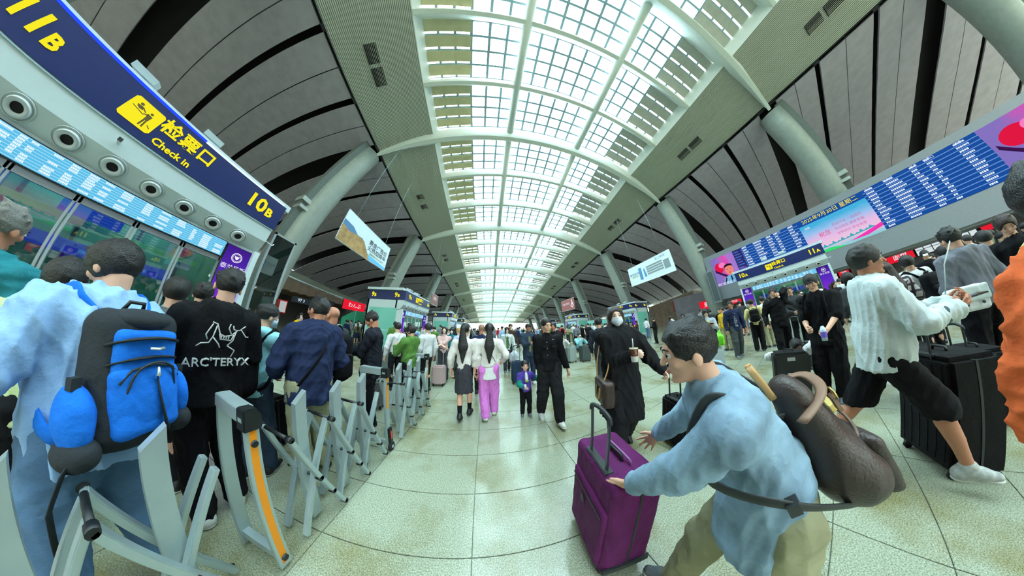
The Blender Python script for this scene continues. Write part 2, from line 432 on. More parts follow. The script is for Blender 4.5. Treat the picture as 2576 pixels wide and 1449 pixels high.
# ---- end wall, side walls
M_wall = mat('end_wall', (188, 196, 184), .7)
M_day = glassy('window_glass', (150, 160, 156), .05)
def window_wall(name, p0, p1, z0, z1, cols, rows, sill, frame=M_alu_dark):
    w_ = struct(name); p0 = Vector((p0[0], p0[1], 0)); p1 = Vector((p1[0], p1[1], 0)); d = p1 - p0; n = Vector((-d.y, d.x, 0)).normalized()
    b = MB()
    for i in range(cols + 1):
        p = Vector(p0) + d * (i / cols); b.bar((p.x, p.y, z0), (p.x, p.y, z1), .12, .2)
    for j in range(rows + 1):
        z = z0 + (z1 - z0) * j / rows; b.bar((p0[0], p0[1], z), (p1[0], p1[1], z), .16, .1)
    b.build('window_frame', frame, w_)
    b = MB(); b.add([(p0[0], p0[1], z0), (p1[0], p1[1], z0), (p1[0], p1[1], z1), (p0[0], p0[1], z1)], [(0, 1, 2, 3)]); b.build('window_pane', M_day, w_)
    if sill > -1:
        b = MB(); q0 = Vector(p0) + n * .1; q1 = Vector(p1) + n * .1
        b.add([(p0[0], p0[1], 0), (p1[0], p1[1], 0), (p1[0], p1[1], z0), (p0[0], p0[1], z0), (q0.x, q0.y, 0), (q1.x, q1.y, 0), (q1.x, q1.y, z0), (q0.x, q0.y, z0)], [(0, 1, 2, 3), (4, 5, 6, 7), (0, 4, 7, 3), (1, 5, 6, 2), (3, 2, 6, 7)]); b.build('wall_panel', M_wall, w_)
    return w_
window_wall('wall_end', (-44, 90), (56, 90), 1.2, 5.3, 40, 3, 1.2, mat('frame_white', (206, 206, 196), .6))
b = MB(); b.bb((-44, 89.6, 5.3), (56, 90.4, 6.6)); b.build('end_beam', M_wall, bpy.data.objects['wall_end'])
window_wall('wall_right', (52, -60), (52, 90), 4.5, 11.5, 60, 5, 4.5, mat('frame_white', (206, 206, 196), .6))
window_wall('wall_left', (-41, -60), (-41, 90), 10.0, 13.5, 60, 2, 10.0)
b = MB(); b.bb((-44, -48.4, 0), (56, -48, 22)); tag(b.build('wall_back', M_wall), kind='structure')

# ---- leaning columns
for y in RIBS[1:-1]:
    for s in (-1, 1):
        h = ZE(y) - .2; k = h / 16.4
        xt = XL - 1.3 if s < 0 else XR + 1.3; xb = xt - 4.6 * k if s < 0 else xt + (4.8 if y > 0 else 7.5) * k
        c = struct('column')
        if y > 20: rt, rb = 1.25 * (.55 + .45 * k), 1.15
        else: rt, rb = 1.35, 1.15
        b = MB(); n = 9; P = [Vector((xt, y, h)).lerp(Vector((xb, y, 0)), t / n) for t in range(n + 1)]
        P[0].x += s * -.0
        b.tube(P, [rt * (1 - t / n) + rb * t / n for t in range(n + 1)], 24, None, .8, up=(0, 1, 0))
        b.build('shaft', M_conc, c)
        b = MB(); off = Vector((s * -.9, 0, 0))
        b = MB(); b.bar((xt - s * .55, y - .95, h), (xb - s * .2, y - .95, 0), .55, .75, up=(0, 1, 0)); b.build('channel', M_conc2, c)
        b = MB(); q = Vector((xt - s * .4, y - 1.0, h)).lerp(Vector((xb - s * .2, y - 1.0, 0)), .43)
        b.box(q, (1.0, .9, .35)); b.box(q - Vector((0, 0, .6)), (.9, .7, .25)); b.build('bracket', M_conc, c)
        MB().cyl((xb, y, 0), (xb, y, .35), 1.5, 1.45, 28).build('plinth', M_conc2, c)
# ================================================================== gates, boards, banners
M_kw = mat('kiosk_white', (205, 220, 222), .35, var=.02)
M_navy = mat('sign_navy', (24, 38, 92), .35)
M_navyb = mat('sign_black', (22, 26, 44), .4)
G_yel = glow('sign_yellow', (250, 236, 40), 1.0)
M_pict = mat('pictogram_brown', (92, 70, 10), .6)
G_led = glow('led_cyan', (96, 196, 240), .95)
G_led2 = glow('led_line', (176, 232, 252), 1.0)
G_ledt = glow('led_text', (235, 250, 255), 1.1)
G_blue = glow('edge_blue', (40, 80, 255), 1.1)
M_ringw = mat('ring_white', (214, 222, 222), .4)
M_teal = mat('frosted_teal', (118, 196, 180), .25, var=.05, vscale=1)
G_inblue = glow('inner_screen', (50, 70, 220), .8)
G_purple = ramp_glow('banner_purple', [(0, (255, 60, 150)), (.28, (240, 40, 190)), (.45, (140, 50, 225)), (.75, (92, 46, 200)), (1, (66, 32, 140))], .9, 'Z')
G_white = glow('banner_white', (245, 240, 250), 1.0)
G_orange = glow('banner_orange', (255, 150, 40), 1.0)
M_frame = mat('alu_frame', (206, 214, 216), .3, .6)
M_green = mat('green_panel', (46, 140, 104), .4)
def kiosk(x, y0, y1, side, names, label, depth=2.8, z=1.0, detail=True, icon=True):
    """ticket gate house; side=+1: its front looks to +x.  u runs along the front from its left end (seen from the aisle)"""
    k = empty('ticket_gate', (x, (y0 + y1) / 2, 0), 0, label=label, cat='ticket gate', group=None)
    W = y1 - y0; s = side; cy = 0
    # seen from the aisle the left end is: side=+1 (left row): -y ... we look to -x, right hand is +y
    right = Vector((0, 1, 0)) if s > 0 else Vector((0, -1, 0)); nrm = Vector((s, 0, 0)); up = Vector((0, 0, 1))
    def P(u, d, h): return Vector((0, 0, 0)) + right * u - nrm * d + up * h
    def bx(b, u0, u1, d0, d1, h0, h1, m=None):
        p, q = P(u0, d0, h0), P(u1, d1, h1); b.bb(p, q, m)
    H1, H2, HT = 3.3, 3.92, 4.02
    h = W / 2
    b = MB(); bx(b, -h - .02, h + .02, -.04, depth, H1, H2); b.build('sign_band', M_navy, k)
    b = MB(); bx(b, -h - .16, h + .16, .12, depth + .1, H2, H2 + .16); b.build('roof_edge', M_kw, k)
    # fascia with downlights in a sloping cove
    b = MB(); b.add([P(-h, -.02, H1), P(h, -.02, H1), P(h, .02, 2.98), P(-h, .02, 2.98), P(-h, .22, 2.72), P(h, .22, 2.72), P(h, .22, 2.66), P(-h, .22, 2.66), P(-h, .6, 2.66), P(h, .6, 2.66), P(h, .6, H1), P(-h, .6, H1)],
          [(0, 1, 2, 3), (3, 2, 5, 4), (4, 5, 6, 7), (7, 6, 9, 8), (8, 9, 10, 11), (0, 11, 10, 1), (0, 3, 4, 7, 8, 11), (1, 10, 9, 6, 5, 2)])
    b.build('fascia', M_kw, k)
    b = MB(); bx(b, -h, h, -.035, -.02, H1 - .03, H1 - .015); b.build('trim_strip', M_alu_dark, k)
    n = 8; dn = Vector((s * .79, 0, -.61))
    for i in range(n):
        u = -h + .5 + (W - 1.0) * i / (n - 1); c = P(u, .11, 2.85)
        r_ = MB().ring(c, dn, .062, .125, .045, 22, M_ringw).ring(c, dn, .14, .152, .01, 22, M_ringw).build('downlight', None, k)
        MB().cyl(c + dn * .004, c + dn * .012, .064, n=18).build('lens', M_slot, r_)
    # led timetable
    pw = .56 if W < 4.5 else .68
    b = MB(); bx(b, -h + pw + .08, h - pw - .02, .18, .3, 2.36, 2.68); b.build('timetable', M_dark, k)
    led = MB(); bx(led, -h + pw + .1, h - pw - .04, .17, .18, 2.375, 2.665); lo = led.build('timetable_screen', G_led, k)
    b = MB(); rows = 8
    for i in range(rows + 1):
        z_ = 2.385 + i * .0335; bx(b, -h + pw + .1, h - pw - .04, .168, .17, z_, z_ + .006, G_led2)
    rr = random.Random(3); u = -h + pw + .16
    while u < h - pw - .2:
        wd = rr.uniform(.05, .13)
        for i in range(rows):
            if rr.random() < .72:
                z_ = 2.395 + i * .0335; a = u
                while a < u + wd: q = rr.uniform(.008, .018); bx(b, a, a + q, .165, .168, z_, z_ + .02, G_ledt); a += q + .004
        u += wd + rr.uniform(.05, .16)
    b.build('timetable_text', None, lo)
    # posts and banners
    for e in (-1, 1):
        b = MB(); bx(b, e * h, e * (h - .1), .02, .5, 0, 2.7); b.build('end_post', M_kw, k)
        ua, ub = e * (h - .1), e * (h - .1 - pw + .1)
        b = MB(); bx(b, ua, ub, .16, .34, .1, 2.66); bn = b.build('poster', M_dark, k)
        b = MB(); bx(b, ua, ub, .15, .16, .12, 2.65); b.build('poster_face', G_purple, bn)
        uc = (ua + ub) / 2; rr_ = .115 if pw > .6 else .1; c = P(uc, .145, 2.44)
        b = MB().ring(c, nrm, rr_ * .86, rr_, .003, 26, G_white)
        for a in range(24):
            t = 2 * PI * a / 24; q = c + right * (rr_ * .72 * math.cos(t)) + up * (rr_ * .72 * math.sin(t)); b.box(q, (.006, .011, .011), G_white)
        sh = [(-.5, .35), (-.2, .3), (0, .36), (.2, .3), (.5, .35), (.42, .05), (.3, -.25), (.1, -.42), (-.12, -.42), (-.3, -.2), (-.44, .02)]
        b.add([c + right * (rr_ * .9 * p[0]) + up * (rr_ * .9 * p[1]) + nrm * .004 for p in sh], [tuple(range(len(sh)))], G_white)
        b.build('emblem', None, bn)
        text('泰兰尼斯' if detail else '泰兰尼斯', .125 if pw > .6 else .115, G_white, P(uc, .145, 2.22), right, up, 'lettering', bn, .002)
        b = MB(); c2 = P(uc, .147, 1.05)
        b.add([c2 + right * (.2 * math.cos(t)) + up * (.2 * math.sin(t)) for t in np.linspace(0, 2 * PI, 20)[:-1]], [tuple(range(19))], G_orange); b.build('poster_ball', None, bn)
    # glass doors
    ui0, ui1 = -h + pw + .04, h - pw
    b = MB(); nd = 5 if W < 4.6 else 6
    for i in range(nd + 1):
        u = ui0 + (ui1 - ui0) * i / nd; bx(b, u - .035, u - .008, .24, .32, 0, 2.36); bx(b, u + .008, u + .035, .24, .32, 0, 2.36)
    bx(b, ui0, ui1, .24, .32, 2.28, 2.36); b.build('door_frame', M_frame, k)
    for i in range(nd):
        u = ui0 + (ui1 - ui0) * i / nd; b = MB(); bx(b, u + .04, u + (ui1 - ui0) / nd - .04, .275, .285, .02, 2.28); b.build('glass_door', M_glass, k)
    # inside: rear frames, blue strip screens, beam
    b = MB(); bx(b, -h, h, depth - .12, depth, 0, H1); b.build('rear_wall', mat('inner_wall', (128, 166, 154), .5, var=.1), k)
    b = MB()
    for u in np.linspace(ui0 + .3, ui1 - .3, 4): bx(b, u, u + .05, depth - .2, depth - .12, 0, 3, M_dark)
    bx(b, ui0, ui1, depth - .2, depth - .12, 1.1, 1.15, M_dark); bx(b, ui0, ui1, depth - .6, depth - .5, 2.2, 2.32, mat('pale_green_beam', (150, 200, 130), .5)); b.build('inner_rail', None, k)
    b = MB(); bx(b, ui0 + .2, ui1 - .4, depth - .3, depth - .25, 1.72, 1.95); bx(b, ui0 + .9, ui0 + 1.7, depth - .9, depth - .85, 2.3, 2.62); b.build('inner_screen', G_inblue, k)
    b = MB(); bx(b, -h, h, .6, depth, H1 - .02, H1); b.build('inner_ceiling', M_kw, k)
    b = MB(); bx(b, -h + .8, h - .8, depth * .45, depth * .45 + .25, H1 - .05, H1 - .02); bx(b, -h + .8, h - .8, depth * .75, depth * .75 + .2, H1 - .05, H1 - .02); b.build('added_glow_panel', glow('added_glow_white', (225, 255, 240), 9.0), k)  # unseen glowing strips, added to brighten the gate's interior
    # end walls, with frosted panel
    for e in (-1, 1):
        b = MB(); bx(b, e * h, e * (h - .06), .5, depth, 0, H1); b.build('end_wall', M_kw, k)
        b = MB(); bx(b, e * (h + .012), e * h, .45, depth - .25, .15, 2.75); ep = b.build('end_panel', M_teal, k)
        b = MB(); bx(b, e * (h + .02), e * (h + .01), .45, depth - .25, 1.3, 1.33, M_kw); b.build('panel_joint', None, ep)
    # lettering
    zc = 3.61
    def num(t, u, sz=.42, d=-.045):
        text(t[:-1], sz, G_yel, P(u, d, zc), right, up, 'gate_number', k, .004, 'RIGHT', bold=.012); text(t[-1], sz * .62, G_yel, P(u + .02, d, zc - sz * .12), right, up, 'gate_letter', k, .004, 'LEFT', bold=.01)
    num(names[0], -h + .62); num(names[1], h - .35)
    if icon:
        u = -.42; b = MB(); b.add([P(u - .2 + a, -.045, zc - .19 + c) for a, c in ((.03, 0), (.37, 0), (.4, .03), (.4, .35), (.37, .38), (.03, .38), (0, .35), (0, .03))], [tuple(range(8))]); ic = b.build('pictogram', G_yel, k)
        b = MB(); d = -.048
        def q(pts): b.add([P(u - .2 + p[0] * .4, d, zc - .19 + p[1] * .38) for p in pts], [tuple(range(len(pts)))])
        def disc(cx, cz, r): q([(cx + r * math.cos(t), cz + r * math.sin(t)) for t in np.linspace(0, 2 * PI, 11)[:-1]])
        disc(.28, .80, .055); q([(.18, .72), (.34, .74), (.42, .62), (.30, .60), (.22, .64)]); q([(.12, .60), (.52, .52), (.50, .49), (.12, .57)]); q([(.34, .70), (.5, .6), (.52, .63), (.37, .74)])
        disc(.66, .72, .05); q([(.58, .65), (.74, .63), (.72, .38), (.60, .38)]); q([(.60, .64), (.48, .55), (.50, .52), (.61, .58)]); q([(.60, .38), (.655, .38), (.64, .10), (.59, .10)]); q([(.67, .38), (.72, .38), (.74, .10), (.69, .10)]); q([(.80, .30), (.92, .22), (.90, .19), (.79, .27)])
        b.build('figure_symbol', M_pict, ic)
        text('检票口', .27, G_yel, P(.2, -.045, zc + .09), right, up, 'sign_words', k, .003, 'CENTER', space=1.05, bold=.006)
        text('Check in', .15, G_yel, P(.12, -.045, zc - .19), right, up, 'sign_words', k, .003, 'CENTER', bold=.004)
    # end band numbers (the end towards the viewer) and lights on the roof
    for ye in (-1, 1):
        o_, rt = Vector((0, ye * (h + .03), zc)), Vector((-ye, 0, 0))
        for du in (.55, depth - .45):
            o2 = o_ + Vector((-s * du, 0, 0))
            text(names[0][:-1], .42, G_yel, o2, rt, up, 'gate_number', k, .004, 'RIGHT', bold=.012); text(names[0][-1], .26, G_yel, o2 + rt * .02 - up * .05, rt, up, 'gate_letter', k, .004, 'LEFT', bold=.01)
    for u in (-.85 if s > 0 else .6, .35 if s > 0 else -.5):
        l = MB(); p = P(u, .45, 4.3)
        l.box(p, (.42, .34, .10), M_kw, Euler((0, s * .35, 0)).to_matrix()); l.box(p + Vector((-s * .02, 0, -.1)), (.05, .05, .2), M_alu_dark); l.build('uplight', None, k)
    b = MB(); c = P(-.35, .02, 3.12)
    b.box(c + nrm * .06, (.10, .03, .03), M_ringw); b.box(c + nrm * .12 + up * .02, (.05, .045, .04), M_dark); b.build('gate_camera', None, k)
    b = MB().tube([P(h + .0, .06, 3.02), P(h + .16, .06, 2.98), P(h + .2, .06, 3.03)], .014, 8); b.build('wall_hook', M_kw, k)
    return k
KL = kiosk(-5.2, -2.5, 1.76, 1, ('11B', '10B'), 'white ticket gate with navy sign 11B to 10B, behind the queue')
KR = kiosk(17.5, -2.85, 2.4, -1, ('10A', '11A'), 'white ticket gate with dark sign 10A to 11A under the long screen')
kiosk(-5.6, 9.1, 13.2, 1, ('9B', '8B'), 'white ticket gate marked 9B beside the red restaurant sign')
kiosk(-5.6, 21.4, 25.4, 1, ('7B', '6B'), 'white ticket gate marked 7B beyond gate 9B')
kiosk(-5.8, 33.5, 37.6, 1, ('5B', '4B'), 'white ticket gate marked 5B behind the long-haired women', detail=False)
kiosk(17.3, 12.6, 16.9, -1, ('8A', '9A'), 'white ticket gate marked 9A behind the masked woman')
kiosk(16.8, 24.6, 29, -1, ('6A', '7A'), 'white ticket gate marked 7A beyond the far crowd')
kiosk(16.4, 37.5, 41.6, -1, ('4A', '5A'), 'white ticket gate marked 5A farthest down the right side', detail=False)
# blue light line over the near gate's sign
b = MB(); b.bb((-5.19, -2.5, 3.93), (-5.15, -.05, 3.96)); b.build('light_line', G_blue, KL, loc=(5.2, .37, 0))
b = MB(); b.bb((-5.19, -.05, 3.93), (-5.15, 1.7, 3.955)); b.build('light_line', G_ledt, KL, loc=(5.2, .37, 0))
# glazed screen beside the near gate
gs = empty('glass_screen', (-5.5, 1.95, 0), label='grey framed glass screen between gate 10B and the leaning column', cat='screen')
b = MB()
for y in (0, .55): b.bb((-.03, y, 0), (.03, y + .05, 3.4))
for z in (0, 1.2, 3.35): b.bb((-.03, 0, z), (.03, .6, z + .05))
b.build('frame', M_frame, gs); MB().bb((-.01, .05, .05), (.01, .55, 3.35)).build('glass', glassy('grey_glass', (120, 140, 140), .15), gs)
em = empty('fire_point_box', (-5.9, 2.9, .0), label='small red fire point box beyond the purple poster', cat='fire box')
MB().bb((-.03, -.03, 0), (.03, .03, 1.6)).build('post', M_conc2, em); MB().bb((-.12, -.12, 1.55), (.12, .12, 1.9)).build('case', mat('fire_red', (200, 40, 40), .4), em, .01); MB().bb((.118, -.09, 1.58), (.13, .09, 1.87)).build('door', mat('fire_white', (220, 200, 200), .4), em)

# ---- the long screen on the right
G_tb = glow('board_blue', (28, 84, 170), .85); G_tl = glow('board_line', (112, 158, 225), .9); G_tt = glow('board_text', (225, 240, 255), 1.05)
M_bezel = mat('board_bezel', (122, 128, 134), .5, var=.04)
BX = 24.5
br = empty('led_board', (BX, -6, 0), label='long blue departures screen with videos above gate 10A to 11A', cat='screen')
def Q(y, z, d=0): return Vector((-d, y + 6, z))
zt, zb = 7.22, 4.05
b = MB(); b.bb(Q(5.9, zt + .55), Q(-24, 2.55, -.5)); b.build('board_body', M_bezel, br)
def panel(y0, y1, z0, z1, m, name, d=.02, par=br):
    b = MB(); b.add([Q(y0, z0, d), Q(y1, z0, d), Q(y1, z1, d), Q(y0, z1, d)], [(0, 1, 2, 3)]); return b.build(name, m, par)
def timetable(y0, y1, z0, z1, seed, cols):
    p = panel(y0, y1, z0, z1, G_tb, 'timetable'); b = MB(); rr = random.Random(seed); n = 12
    for i in range(1, n):
        z = z0 + (z1 - z0) * i / n; b.bb(Q(y0, z - .025, .03), Q(y1, z + .025, .022), G_tl)
    for i in range(n):
        z = z0 + (z1 - z0) * (i + .5) / n
        for c, wd in cols:
            a = y0 + (y1 - y0) * c; e = a - wd * rr.uniform(.5, 1)
            while a > e:
                q = rr.uniform(.05, .1); b.bb(Q(a, z - .055, .032), Q(a - q, z + .055, .03), G_tt); a -= q + .025
    b.build('timetable_text', None, p)
    for c, t in zip([c for c, _ in cols], ('车次', '终到站', '开点', '检票口', '状态')):
        text(t, .2, G_tt, Q(y0 + (y1 - y0) * c - .25, z1 - .12, .04), (0, -1, 0), (0, 0, 1), 'column_title', p, .002)
yA, yB, yC, yD, yE = 5.3, 1.95, -3.2, -8.0, -14.6
timetable(yB, yC, zb, zt, 5, [(.03, .5), (.25, .8), (.48, .5), (.62, .3), (.85, .5)])
timetable(yD, yE, zb, zt + .0, 8, [(.03, .6), (.22, .9), (.45, .5), (.58, .35), (.82, .6)])
pk = ramp_glow('video_pink', [(0, (150, 120, 215)), (.45, (178, 130, 220)), (.62, (235, 80, 190)), (1, (140, 120, 200))], .9, 'Y', .5)
def shape(pts, m, name, par, d=.03):
    b = MB(); b.add([Q(p[0], p[1], d) for p in pts], [tuple(range(len(pts)))]); return b.build(name, m, par)
def ell(cy, cz, ry, rz, n=20, a0=0): return [(cy + ry * math.cos(t), cz + rz * math.sin(t)) for t in np.linspace(0, 2 * PI, n + 1)[:-1]]
def video(y0, y1, z0, z1, yf):
    v = panel(y0, y1, z0, z1, pk, 'video_picture'); w_ = y0 - y1
    shape(ell(y0 - w_ * .27, z0 + 1.95, w_ * .17, .62), glow('vid_red', (235, 26, 70), .9), 'video_shape', v)
    shape([(y0 - .2, z0 + 1.6), (y0 - 1.0, z0 + .9), (y0 - 1.5, z0 + .55), (y0 - 1.45, z0 + .85), (y0 - .8, z0 + 1.35), (y0 - .2, z0 + 1.9)], glow('vid_dark', (66, 26, 84), .8), 'video_shape', v, .032)
    shape(ell(y0 - w_ * .42, z0 + 2.2, .35, .3), glow('vid_pink', (255, 130, 200), .95), 'video_shape', v, .031)
    shape([(yf + .85, z0), (yf + .75, z0 + .62), (yf + .3, z0 + .92), (yf - .3, z0 + .92), (yf - .75, z0 + .62), (yf - .95, z0)], glow('vid_shirt', (120, 190, 226), .9), 'video_shape', v, .036)
    shape([(yf + .85, z0 + .1), (yf + .55, z0 + .75), (yf + .45, z0 + .7), (yf + .7, z0 + .05)], glow('vid_strap', (30, 34, 60), .8), 'video_shape', v, .038)
    shape([(yf + .06, z0 + .85), (yf - .06, z0 + .85), (yf - .09, z0 + .2), (yf + .0, z0 + .05), (yf + .09, z0 + .2)], glow('vid_tie', (34, 44, 90), .8), 'video_shape', v, .038)
    shape(ell(yf, z0 + 1.5, .42, .58), glow('vid_skin', (242, 140, 122), .95), 'video_shape', v, .04)
    shape([(yf + .44, z0 + 1.6), (yf + .4, z0 + 2.05), (yf, z0 + 2.2), (yf - .4, z0 + 2.05), (yf - .44, z0 + 1.6), (yf - .36, z0 + 1.85), (yf, z0 + 1.95), (yf + .36, z0 + 1.85)], glow('vid_hair', (46, 26, 40), .8), 'video_shape', v, .042)
    for e in (-.16, .16): shape(ell(yf + e, z0 + 1.58, .07, .022, 10), glow('vid_hair', (46, 26, 40)), 'video_shape', v, .044)
    shape(ell(yf, z0 + 1.2, .1, .05, 10), glow('vid_lip', (170, 50, 60), .9), 'video_shape', v, .044)
    text('我们都受益于', .3, G_white, Q(y0 - w_ * .36, z0 + .16, .05), (0, -1, 0), (0, 0, 1), 'subtitle', v, .002)
    return v
video(yA, yB + .85, zb - .05, zt, 3.7)
video(yE, -19.5, zb, zt, -17.2)
v = panel(yB + .85, yB, zb, zt, glow('video_strip', (58, 50, 120), .8), 'video_picture')
for i in range(7): shape([(yB + .75, zt - .2 - i * .28), (yB + .75, zt - .3 - i * .28), (yB + .3 - (i % 3) * .08, zt - .3 - i * .28), (yB + .3 - (i % 3) * .08, zt - .2 - i * .28)], glow('vid_lines', (70, 130, 220), .8), 'video_shape', v)
shape([(yB + .8, zb + .9), (yB + .1, zb + .9), (yB + .1, zb + 1.2), (yB + .8, zb + 1.3)], glow('vid_desk', (110, 90, 180), .8), 'video_shape', v)
mid = panel(yC, yD, zt - .55, zt, G_tb, 'date_strip')
text('2025年9月30日 星期二', .42, G_yel, Q((yC + yD) / 2, zt - .27, .04), (0, -1, 0), (0, 0, 1), 'date_words', mid, .003)
pic = panel(yC, yD, zb - .05, zt - .55, ramp_glow('scenery', [(0, (190, 235, 225)), (.15, (140, 205, 220)), (.3, (240, 200, 225)), (.55, (232, 190, 232)), (.8, (150, 195, 240)), (1, (70, 180, 225))], .98, 'Z', .22), 'scenery_picture')
shape([(yC, zb - .05), (yC, zb + .14), (yC - 1.4, zb + .2), (yC - 2.4, zb - .05)], glow('scen_green', (60, 225, 120), .95), 'scenery_shape', pic)
shape([(yD + 2.2, zb + .12), (yD + 1.2, zb + .34), (yD, zb + .62), (yD, zb + .35), (yD + 1.0, zb + .12)], glow('scen_magenta', (245, 60, 180), .95), 'scenery_shape', pic)
for i in range(6):
    y = -4.2 - i * .62; shape([(y + .5, zb + .3 + .03 * i), (y + .25, zb + .42 + .04 * i), (y + .12, zb + .36 + .04 * i), (y, zb + .6 + .03 * i), (y - .14, zb + .4 + .04 * i), (y - .35, zb + .32 + .04 * i)], glow('scen_teal', (70, 180, 200), .9), 'scenery_shape', pic, .032)
text('祝您', .42, glow('scen_red', (235, 50, 120), .95), Q(-4.6, zb + 1.35, .04), (0, -1, 0), (0, 0, 1), 'picture_words', pic, .002)
for i, t in enumerate(('旅途平安 一路顺风', '节日快乐 阖家幸福', '文明出行 安全有序')): text(t, .24, glow('scen_mauve', (200, 120, 170), .9), Q(-6.3, zb + 1.75 - i * .38, .04), (0, -1, 0), (0, 0, 1), 'picture_words', pic, .002)
text('铁路', .2, G_white, Q(-3.7, zb + 2.3, .04), (0, -1, 0), (0, 0, 1), 'picture_words', pic, .002)
# the box beside its left end, and the doorway below
ab = empty('air_unit', (23.9, 5.6, 0), label='tall grey cabinet framed beside the long screen and the column', cat='cabinet')
b = MB(); b.bb((-.3, -.35, 2.3), (.3, .35, 6.0), M_bezel); b.bb((-.34, -.27, 2.5), (-.3, .27, 5.8), mat('cab_dark', (70, 82, 84), .6)); b.build('body', None, ab)
# shop front under the screen
G_red = glow('shop_red', (235, 30, 52), .95); G_pale = glow('menu_white', (225, 238, 240), .9); G_sky = glow('menu_blue', (120, 200, 235), .95)
M_shopw = mat('shop_wall', (120, 112, 116), .6, var=.15, vscale=1)
sw = struct('wall_shops'); b = MB(); b.bb((31, -46, 0), (31.5, 14, 4.6)); b.build('shop_wall', M_shopw, sw); b = MB(); b.bb((25, -46, 2.4), (31.4, 5.9, 2.55)); b.build('canopy', mat('canopy_grey', (146, 154, 158), .5), sw)
def shop_sign(x, y0, y1, z0, z1, m, label, words=None, wm=None, sz=.5, cat='sign', bars=0, name='shop_sign'):
    s = empty(name, (x, (y0 + y1) / 2, (z0 + z1) / 2), label=label, cat=cat); h, v = abs(y1 - y0) / 2, (z1 - z0) / 2; sg = 1 if x > 0 else -1
    b = MB(); b.bb((0, -h, -v), (sg * .12, h, v)); b.build('case', M_dark, s); b = MB(); b.bb((-sg * .01, -h + .03, -v + .03), (0, h - .03, v - .03)); b.build('lit_face', m, s)
    if words: 
        for i, wd in enumerate(words): text(wd, sz, wm or G_white, (-sg * .02, 0, v * (.4 - .8 * i) if len(words) > 1 else 0), (0, -sg, 0), (0, 0, 1), 'lettering', s, .003)
    if bars:
        b = MB()
        for i in range(1, bars): y = -h + 2 * h * i / bars; b.bb((-sg * .02, y - .03, -v), (-sg * .01, y + .03, v))
        for i in (1, 2): z = -v + 2 * v * i / 3; b.bb((-sg * .02, -h, z - .02), (-sg * .01, h, z + .02))
        b.build('divider', mat('menu_bar', (120, 150, 160), .5), s)
    return s
shop_sign(30.8, 10.0, 7.8, 1.9, 3.2, G_red, 'red shop sign behind the leaning column left of gate 10A', ['麦'], None, .8)
shop_sign(30.8, 6.1, 4.4, 1.9, 3.1, G_red, 'red shop sign beneath the cabinet left of gate 10A', ['咖啡', '热饮'], None, .4)
shop_sign(30.8, 4.2, 2.4, 1.9, 3.2, G_pale, 'white window panel between red sign and gate 10A poster', bars=3)
shop_sign(30.8, -3.6, -5.2, 1.7, 3.1, G_pale, 'white menu panel left of the man in the white hoodie', bars=3, cat='menu board')
shop_sign(30.8, -5.3, -6.2, 1.7, 3.1, G_red, 'narrow red sign beside the head of the man in the white hoodie', ['福'], None, .5)
shop_sign(30.8, -9.0, -10.9, 1.8, 3.1, G_red, 'red shop sign above the woman in the plaid shirt', ['百味', '面馆'], None, .5)
shop_sign(30.8, -11.0, -12.6, 1.8, 3.1, G_pale, 'white menu panel beside red shop sign above the plaid shirt woman', bars=3, cat='menu board')
shop_sign(30.8, -13.4, -14.8, 2.0, 3.4, G_pale, 'white menu panel behind the head of the grey hoodie man', bars=3, cat='menu board')
shop_sign(30.8, -15.0, -16.4, 2.0, 3.4, G_red, 'red sign with white swirl right of the grey hoodie man', ['C'], None, 1.1)
shop_sign(30.8, -19.5, -22.5, 1.9, 3.6, G_sky, 'pale blue menu screen next to the head at the right edge', bars=4, cat='menu board')
# ---- hanging banners
G_bsky = ramp_glow('banner_land', [(0, (118, 178, 214)), (.18, (128, 160, 170)), (.34, (160, 128, 84)), (.5, (150, 128, 100)), (.62, (120, 148, 180)), (.74, (196, 216, 224)), (1, (206, 224, 232))], .62, 'Z', .18)
def banner(x, y0, y1, z0, z1, m, label, side):
    s = empty('hanging_banner', (x, (y0 + y1) / 2, z0), label=label, cat='banner'); h = abs(y1 - y0) / 2
    b = MB(); b.bb((-.03, -h, 0), (.03, h, z1 - z0)); bd = b.build('banner_cloth', m, s)
    for y in (-h * .7, h * .7): MB().cyl((0, y, z1 - z0), (0, y, 15 - z0), .012, n=5).build('hanging_wire', M_alu_dark, s)
    for z in (0, z1 - z0): MB().cyl((0, -h, z), (0, h, z), .04, n=8).build('edge_rod', M_frame, s)
    return s, bd, h
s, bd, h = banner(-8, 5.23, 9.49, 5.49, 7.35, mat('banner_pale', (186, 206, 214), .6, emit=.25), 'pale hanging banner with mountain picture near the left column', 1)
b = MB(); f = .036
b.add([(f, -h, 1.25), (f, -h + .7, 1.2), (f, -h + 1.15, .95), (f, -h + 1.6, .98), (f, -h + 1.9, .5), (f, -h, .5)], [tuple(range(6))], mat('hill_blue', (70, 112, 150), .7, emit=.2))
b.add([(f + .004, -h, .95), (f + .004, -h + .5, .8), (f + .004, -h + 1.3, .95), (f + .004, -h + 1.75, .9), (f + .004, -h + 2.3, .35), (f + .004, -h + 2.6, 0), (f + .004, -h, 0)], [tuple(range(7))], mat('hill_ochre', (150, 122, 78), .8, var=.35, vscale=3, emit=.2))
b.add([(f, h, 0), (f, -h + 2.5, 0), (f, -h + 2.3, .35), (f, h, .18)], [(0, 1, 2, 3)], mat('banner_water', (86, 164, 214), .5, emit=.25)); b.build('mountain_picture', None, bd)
text('黄金广告位', .38, M_dark, (f + .01, h - 1.15, 1.12), (0, 1, 0), (0, 0, 1), 'lettering', bd, .003); text('火热招商中', .38, M_dark, (f + .01, h - 1.15, .72), (0, 1, 0), (0, 0, 1), 'lettering', bd, .003)
